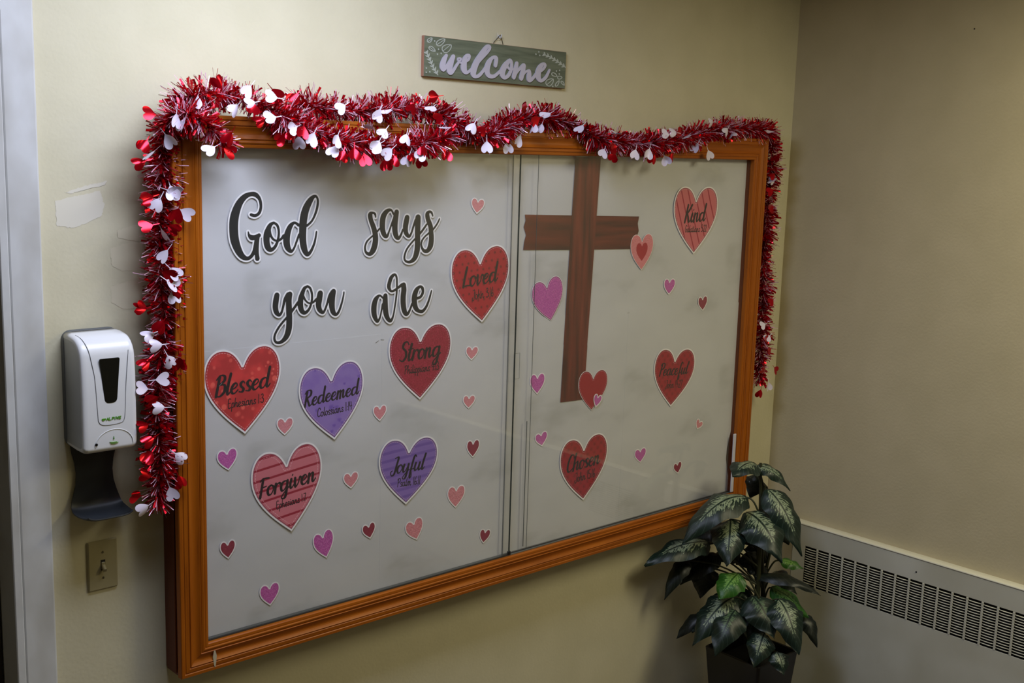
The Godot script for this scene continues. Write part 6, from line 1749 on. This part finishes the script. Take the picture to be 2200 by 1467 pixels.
	garland([Vector3(-2.0902, 2.1515, 0.07), Vector3(-1.9866, 2.1462, 0.07), Vector3(-1.8776, 2.1474, 0.07), Vector3(-1.7815, 2.1605, 0.075), Vector3(-1.6999, 2.1523, 0.085), Vector3(-1.6187, 2.12, 0.1), Vector3(-1.5429, 2.096, 0.115), Vector3(-1.4476, 2.128, 0.09), Vector3(-1.3262, 2.1523, 0.07), Vector3(-1.189, 2.1366, 0.08), Vector3(-1.1083, 2.0999, 0.115), Vector3(-0.9529, 2.0904, 0.12), Vector3(-0.8243, 2.0975, 0.118), Vector3(-0.6482, 2.123, 0.1), Vector3(-0.4825, 2.1468, 0.08), Vector3(-0.2822, 2.1498, 0.072), Vector3(-0.1968, 2.1192, 0.055), Vector3(-0.1671, 1.9919, 0.04), Vector3(-0.172, 1.8629, 0.04), Vector3(-0.1866, 1.7335, 0.045), Vector3(-0.1687, 1.568, 0.045), Vector3(-0.1672, 1.4008, 0.045), Vector3(-0.1661, 1.2748, 0.05)], "long red tinsel garland along the top rail and down the right edge of the frame", [
		["W", 0, Vector3(-2.0031, 2.1481, 0.117), Vector3(-1.9636, 2.1465, 0.07)],
		["W", 0, Vector3(-1.8966, 2.1346, 0.1164), Vector3(-1.8573, 2.1502, 0.0711)],
		["R", 0, Vector3(-2.13, 2.1636, 0.1141), Vector3(-2.0902, 2.1515, 0.07)],
		["W", 0, Vector3(-1.8947, 2.1333, 0.1161), Vector3(-1.8573, 2.1502, 0.0711)],
		["W", 0, Vector3(-1.6263, 2.1143, 0.1536), Vector3(-1.5868, 2.1099, 0.1063)],
		["W", 0, Vector3(-1.4684, 2.0652, 0.1182), Vector3(-1.4827, 2.1162, 0.0992)],
		["W", 0, Vector3(-1.4251, 2.0861, 0.1092), Vector3(-1.422, 2.1331, 0.0858)],
		["W", 0, Vector3(-1.5738, 2.0654, 0.1541), Vector3(-1.5429, 2.096, 0.115)],
		["W", 0, Vector3(-1.132, 2.058, 0.1492), Vector3(-1.0756, 2.0979, 0.1161)],
		["W", 1, Vector3(-1.8674, 2.1441, 0.119), Vector3(-1.8371, 2.1529, 0.0721)],
		["W", 1, Vector3(-1.7426, 2.1577, 0.1319), Vector3(-1.6999, 2.1523, 0.085)],
		["W", 1, Vector3(-1.3328, 2.1562, 0.1187), Vector3(-1.2973, 2.149, 0.0721)],
		["W", 1, Vector3(-1.3475, 2.1196, 0.1128), Vector3(-1.2973, 2.149, 0.0721)],
		["W", 1, Vector3(-1.3754, 2.1203, 0.1145), Vector3(-1.3454, 2.1485, 0.0732)],
		["W", 1, Vector3(-1.2155, 2.1239, 0.1347), Vector3(-1.172, 2.1289, 0.0874)],
		["W", 1, Vector3(-1.0911, 2.1149, 0.162), Vector3(-1.0429, 2.0959, 0.1171)],
		["R", 0, Vector3(-1.7256, 2.1886, 0.1165), Vector3(-1.7128, 2.1536, 0.0834)],
		["R", 0, Vector3(-1.7222, 2.1356, 0.135), Vector3(-1.6828, 2.1455, 0.0882)],
		["R", 0, Vector3(-1.7971, 2.1554, 0.1245), Vector3(-1.7643, 2.1588, 0.0771)],
		["R", 0, Vector3(-1.5976, 2.1093, 0.1592), Vector3(-1.5549, 2.0998, 0.1126)],
		["R", 0, Vector3(-1.4124, 2.1763, 0.1146), Vector3(-1.3709, 2.1433, 0.0774)],
		["R", 0, Vector3(-1.3697, 2.1408, 0.1167), Vector3(-1.3262, 2.1523, 0.07)],
		["R", 0, Vector3(-1.0988, 2.072, 0.1604), Vector3(-1.0429, 2.0959, 0.1171)],
		["R", 0, Vector3(-1.0818, 2.0454, 0.1416), Vector3(-1.0429, 2.0959, 0.1171)],
		["W", 0, Vector3(-0.8382, 2.1271, 0.1577), Vector3(-0.7873, 2.1028, 0.1142)],
		["W", 0, Vector3(-0.8806, 2.1202, 0.1619), Vector3(-0.8243, 2.0975, 0.118)],
		["W", 0, Vector3(-0.6294, 2.1615, 0.1338), Vector3(-0.5784, 2.133, 0.0916)],
		["W", 0, Vector3(-0.542, 2.137, 0.1271), Vector3(-0.4825, 2.1468, 0.08)],
		["W", 0, Vector3(-0.6035, 2.0605, 0.1148), Vector3(-0.6133, 2.128, 0.0958)],
		["W", 0, Vector3(-1.0068, 2.0565, 0.159), Vector3(-0.9529, 2.0904, 0.12)],
		["W", 0, Vector3(-0.9495, 2.0602, 0.1591), Vector3(-0.8988, 2.0934, 0.1192)],
		["W", 0, Vector3(-0.2189, 1.9821, 0.0866), Vector3(-0.1671, 1.9919, 0.04)],
		["W", 1, Vector3(-0.5045, 2.1288, 0.1242), Vector3(-0.4403, 2.1474, 0.0783)],
		["W", 1, Vector3(-0.7666, 2.1146, 0.1541), Vector3(-0.7131, 2.1136, 0.1066)],
		["W", 1, Vector3(-0.7109, 2.0817, 0.1414), Vector3(-0.676, 2.119, 0.1028)],
		["W", 1, Vector3(-0.8406, 2.0412, 0.1387), Vector3(-0.8243, 2.0975, 0.118)],
		["W", 1, Vector3(-1.0907, 2.1157, 0.1617), Vector3(-1.0429, 2.0959, 0.1171)],
		["W", 1, Vector3(-0.283, 2.1412, 0.1079), Vector3(-0.2283, 2.1305, 0.0613)],
		["R", 0, Vector3(-0.8085, 2.1265, 0.1556), Vector3(-0.7502, 2.1082, 0.1104)],
		["R", 0, Vector3(-0.8196, 2.0489, 0.1435), Vector3(-0.8243, 2.0975, 0.118)],
		["R", 0, Vector3(-0.9112, 2.0434, 0.1458), Vector3(-0.8988, 2.0934, 0.1192)],
		["R", 0, Vector3(-1.1033, 2.0742, 0.1608), Vector3(-1.0429, 2.0959, 0.1171)],
		["R", 0, Vector3(-0.2326, 1.9441, 0.0874), Vector3(-0.1691, 1.9376, 0.04)],
		["R", 0, Vector3(-0.22, 1.886, 0.087), Vector3(-0.1712, 1.8833, 0.04)],
		["R", 1, Vector3(-0.2207, 2.0531, 0.0942), Vector3(-0.1843, 2.0656, 0.0487)],
		["R", 1, Vector3(-0.2329, 2.0183, 0.0897), Vector3(-0.1718, 2.012, 0.0424)],
		["R", 0, Vector3(-0.2259, 1.9979, 0.0873), Vector3(-0.1671, 1.9919, 0.04)],
		["R", 0, Vector3(-0.2296, 1.9437, 0.0874), Vector3(-0.1691, 1.9376, 0.04)],
		["R", 0, Vector3(-0.223, 1.8863, 0.0872), Vector3(-0.1712, 1.8833, 0.04)],
		["R", 0, Vector3(-0.1837, 1.5604, 0.0884), Vector3(-0.1687, 1.568, 0.045)],
		["R", 0, Vector3(-0.1972, 1.4305, 0.0906), Vector3(-0.1674, 1.4272, 0.045)],
		["R", 0, Vector3(-0.1752, 1.3862, 0.089), Vector3(-0.167, 1.3743, 0.0461)],
		["R", 0, Vector3(-0.1105, 1.3078, 0.0779), Vector3(-0.1665, 1.3212, 0.0482)],
		["R", 0, Vector3(-0.1858, 1.2259, 0.0682), Vector3(-0.1663, 1.2947, 0.0492)],
		["R", 0, Vector3(-0.2116, 1.3186, 0.0955), Vector3(-0.1663, 1.2947, 0.0492)],
		["W", 0, Vector3(-0.1918, 1.433, 0.0901), Vector3(-0.1674, 1.4272, 0.045)],
		["W", 0, Vector3(-0.1546, 1.252, 0.0813), Vector3(-0.1663, 1.2947, 0.0492)],
		["W", 0, Vector3(-0.2296, 1.4812, 0.0922), Vector3(-0.1677, 1.4624, 0.045)],
		["W", 1, Vector3(-0.223, 1.9808, 0.0866), Vector3(-0.1671, 1.9919, 0.04)],
	], 13)

# moves a point that would be inside the wall or the notice board out through the nearest face
func clear_of_frame(p: Vector3) -> Vector3:
	p.z = maxf(p.z, 0.004)
	if p.x > XL and p.x < XR and p.y < YT and p.y > YB and p.z < ZF + 0.003:
		var front := ZF + 0.003 - p.z
		var up := YT - p.y
		var left := p.x - XL
		var right := XR - p.x
		var least := minf(minf(front, up), minf(left, right))
		if least == front:
			p.z = ZF + 0.003
		elif least == up:
			p.y = YT + 0.001
		elif least == left:
			p.x = XL - 0.001
		else:
			p.x = XR + 0.001
	return p

func charm_mesh(w: float, bend: float) -> ArrayMesh:
	# tip at the origin, lobes up +y, faces +z
	var h := w * 1.02
	var o := heart_outline(w, h, 6)
	var st := begin()
	var n := o.size()
	var dish := func(p: Vector2) -> Vector3:
		return Vector3(p.x, p.y, bend * (p.x * p.x) / w * 1.6 + (p.y - h * 0.5) * (p.y - h * 0.5) * bend * 9.0)
	var c := Vector2(0, h * 0.6)
	for i in n:
		var a := o[i]
		var b := o[(i + 1) % n]
		var a2 := c.lerp(a, 0.5)
		var b2 := c.lerp(b, 0.5)
		for q in [[a, b, b2], [a, b2, a2], [a2, b2, c]]:
			var p := []
			var nn := []
			for e in q:
				p.append(dish.call(e))
				nn.append(Vector3(-bend * 3.2 * e.x / w, -18.0 * bend * (e.y - h * 0.5), 1).normalized())
			smooth_tri(st, p, nn, [Vector2.ZERO, Vector2.ZERO, Vector2.ZERO])
	# stem
	quad(st, Vector3(-0.0006, -0.016, 0), Vector3(0.0006, -0.016, 0), Vector3(0.0012, 0.003, 0), Vector3(-0.0012, 0.003, 0), Vector3(0, 0, 1))
	return st.commit()

func garland(path: Array, label: String, charms: Array, sd: int):
	var r := RandomNumberGenerator.new()
	r.seed = sd
	var t := thing("tinsel_garland", label, "garland", path[0])
	var o: Vector3 = path[0]
	var pts := []
	for p in smooth_path(path, 10):
		pts.append(p - o)
	var st := begin()
	tube(st, pts, 0.0022, 0.0022, 6)
	part(st, "core_cord", M.g_red, t)
	var walk := [0.0]
	for i in range(1, pts.size()):
		walk.append(walk[i - 1] + pts[i].distance_to(pts[i - 1]))
	var total: float = walk[-1]
	var sts := [begin(), begin(), begin()]           # foil strips, pale threads, red threads
	var per := [1500.0, 1500.0, 1100.0]
	for kind in 3:
		var count := int(total * per[kind])
		for i in count:
			var s := r.randf() * total
			var k: int = clampi(walk.bsearch(s) - 1, 0, pts.size() - 2)
			var f: float = (s - walk[k]) / maxf(walk[k + 1] - walk[k], 1e-6)
			var p: Vector3 = pts[k].lerp(pts[k + 1], f)
			var tan: Vector3 = (pts[k + 1] - pts[k]).normalized()
			var a := tan.cross(Vector3(0, 0.2, 1)).normalized()
			var b := tan.cross(a).normalized()
			var w := r.randf() * TAU
			var radial := a * cos(w) + b * sin(w)
			var bushy := 1.0 + 0.16 * sin(s * 31.0 + sd) + 0.10 * sin(s * 77.0)
			var end := minf(s, total - s)
			var fan := 0.0
			if end < 0.055:
				fan = (0.055 - end) / 0.055 * (-1.0 if s < total * 0.5 else 1.0)
			var dir := (radial + tan * (r.randf_range(-0.55, 0.55) + fan * 0.9)).normalized()
			var droop := Vector3(r.randf_range(-0.2, 0.2), -r.randf_range(0.0, 0.35), r.randf_range(-0.1, 0.2))
			var L: float = [r.randf_range(0.026, 0.045), r.randf_range(0.026, 0.052), r.randf_range(0.025, 0.050)][kind] * bushy
			var half: float = [r.randf_range(0.0018, 0.0040), 0.00078, 0.0007][kind]
			var side := dir.cross(Vector3(r.randf_range(-1, 1), r.randf_range(-1, 1), r.randf_range(-1, 1))).normalized()
			var prev := p
			var d := dir
			var seg := 3
			var ps := [p]
			for g in seg:
				d = (d + droop * (0.45 if kind == 0 else 0.3)).normalized()
				prev += d * L / seg
				ps.append(clear_of_frame(prev + o) - o)
			for g in seg:
				var s0 := side.rotated(dir, g * 0.35 * (1.0 if kind == 0 else 0.0))
				var s1 := side.rotated(dir, (g + 1) * 0.35 * (1.0 if kind == 0 else 0.0))
				var n := s0.cross(ps[g + 1] - ps[g]).normalized()
				if n.length() < 0.5:
					continue
				quad(sts[kind], ps[g] - s0 * half, ps[g] + s0 * half, ps[g + 1] + s1 * half, ps[g + 1] - s1 * half, n)
	for e in [["foil_fringe", M.g_foil, 0], ["silver_threads", M.g_pale, 1], ["red_threads", M.g_red, 2]]:
		var m := part(sts[e[2]], e[0], e[1], t)
		m.set_meta("kind", "stuff")
	# heart charms: colour, seen edge-on, place of the heart's middle, nearest place on the cord
	for c in charms:
		var place: Vector3 = c[2]
		if place.x > XL - 0.014 and place.x < XR + 0.004 and place.y < YT + 0.01:
			place.z = maxf(place.z, ZF + 0.017)
		var mid: Vector3 = place - o
		var root: Vector3 = c[3] - o
		var out := Vector2(mid.x - root.x, mid.y - root.y)
		var up := (Vector2(0, -1) * 0.022 + out + Vector2(r.randf_range(-1, 1), r.randf_range(-1, 1)) * 0.022).normalized()
		var tilt := r.randf_range(-0.35, 0.35) + (1.15 if c[1] == 1 else 0.0)
		var face := Vector3(-0.35 + r.randf_range(-0.35, 0.35), r.randf_range(-0.15, 0.45), 1.0).normalized()
		var y := Vector3(up.x, up.y, r.randf_range(-0.1, 0.35)).normalized()
		var x := y.cross(face).normalized()
		var bs := Basis(x, y, x.cross(y).normalized())
		bs = bs * Basis(Vector3.UP, tilt) * Basis(Vector3.BACK, r.randf_range(-0.4, 0.4))
		var m := part(M.charm[r.randi() % 3], "heart_charm", M.g_white if c[0] == "W" else M.g_foil, t, "white heart charm" if c[0] == "W" else "red foil heart charm")
		var org := mid - bs.y * 0.018
		m.transform = Transform3D(bs, org)
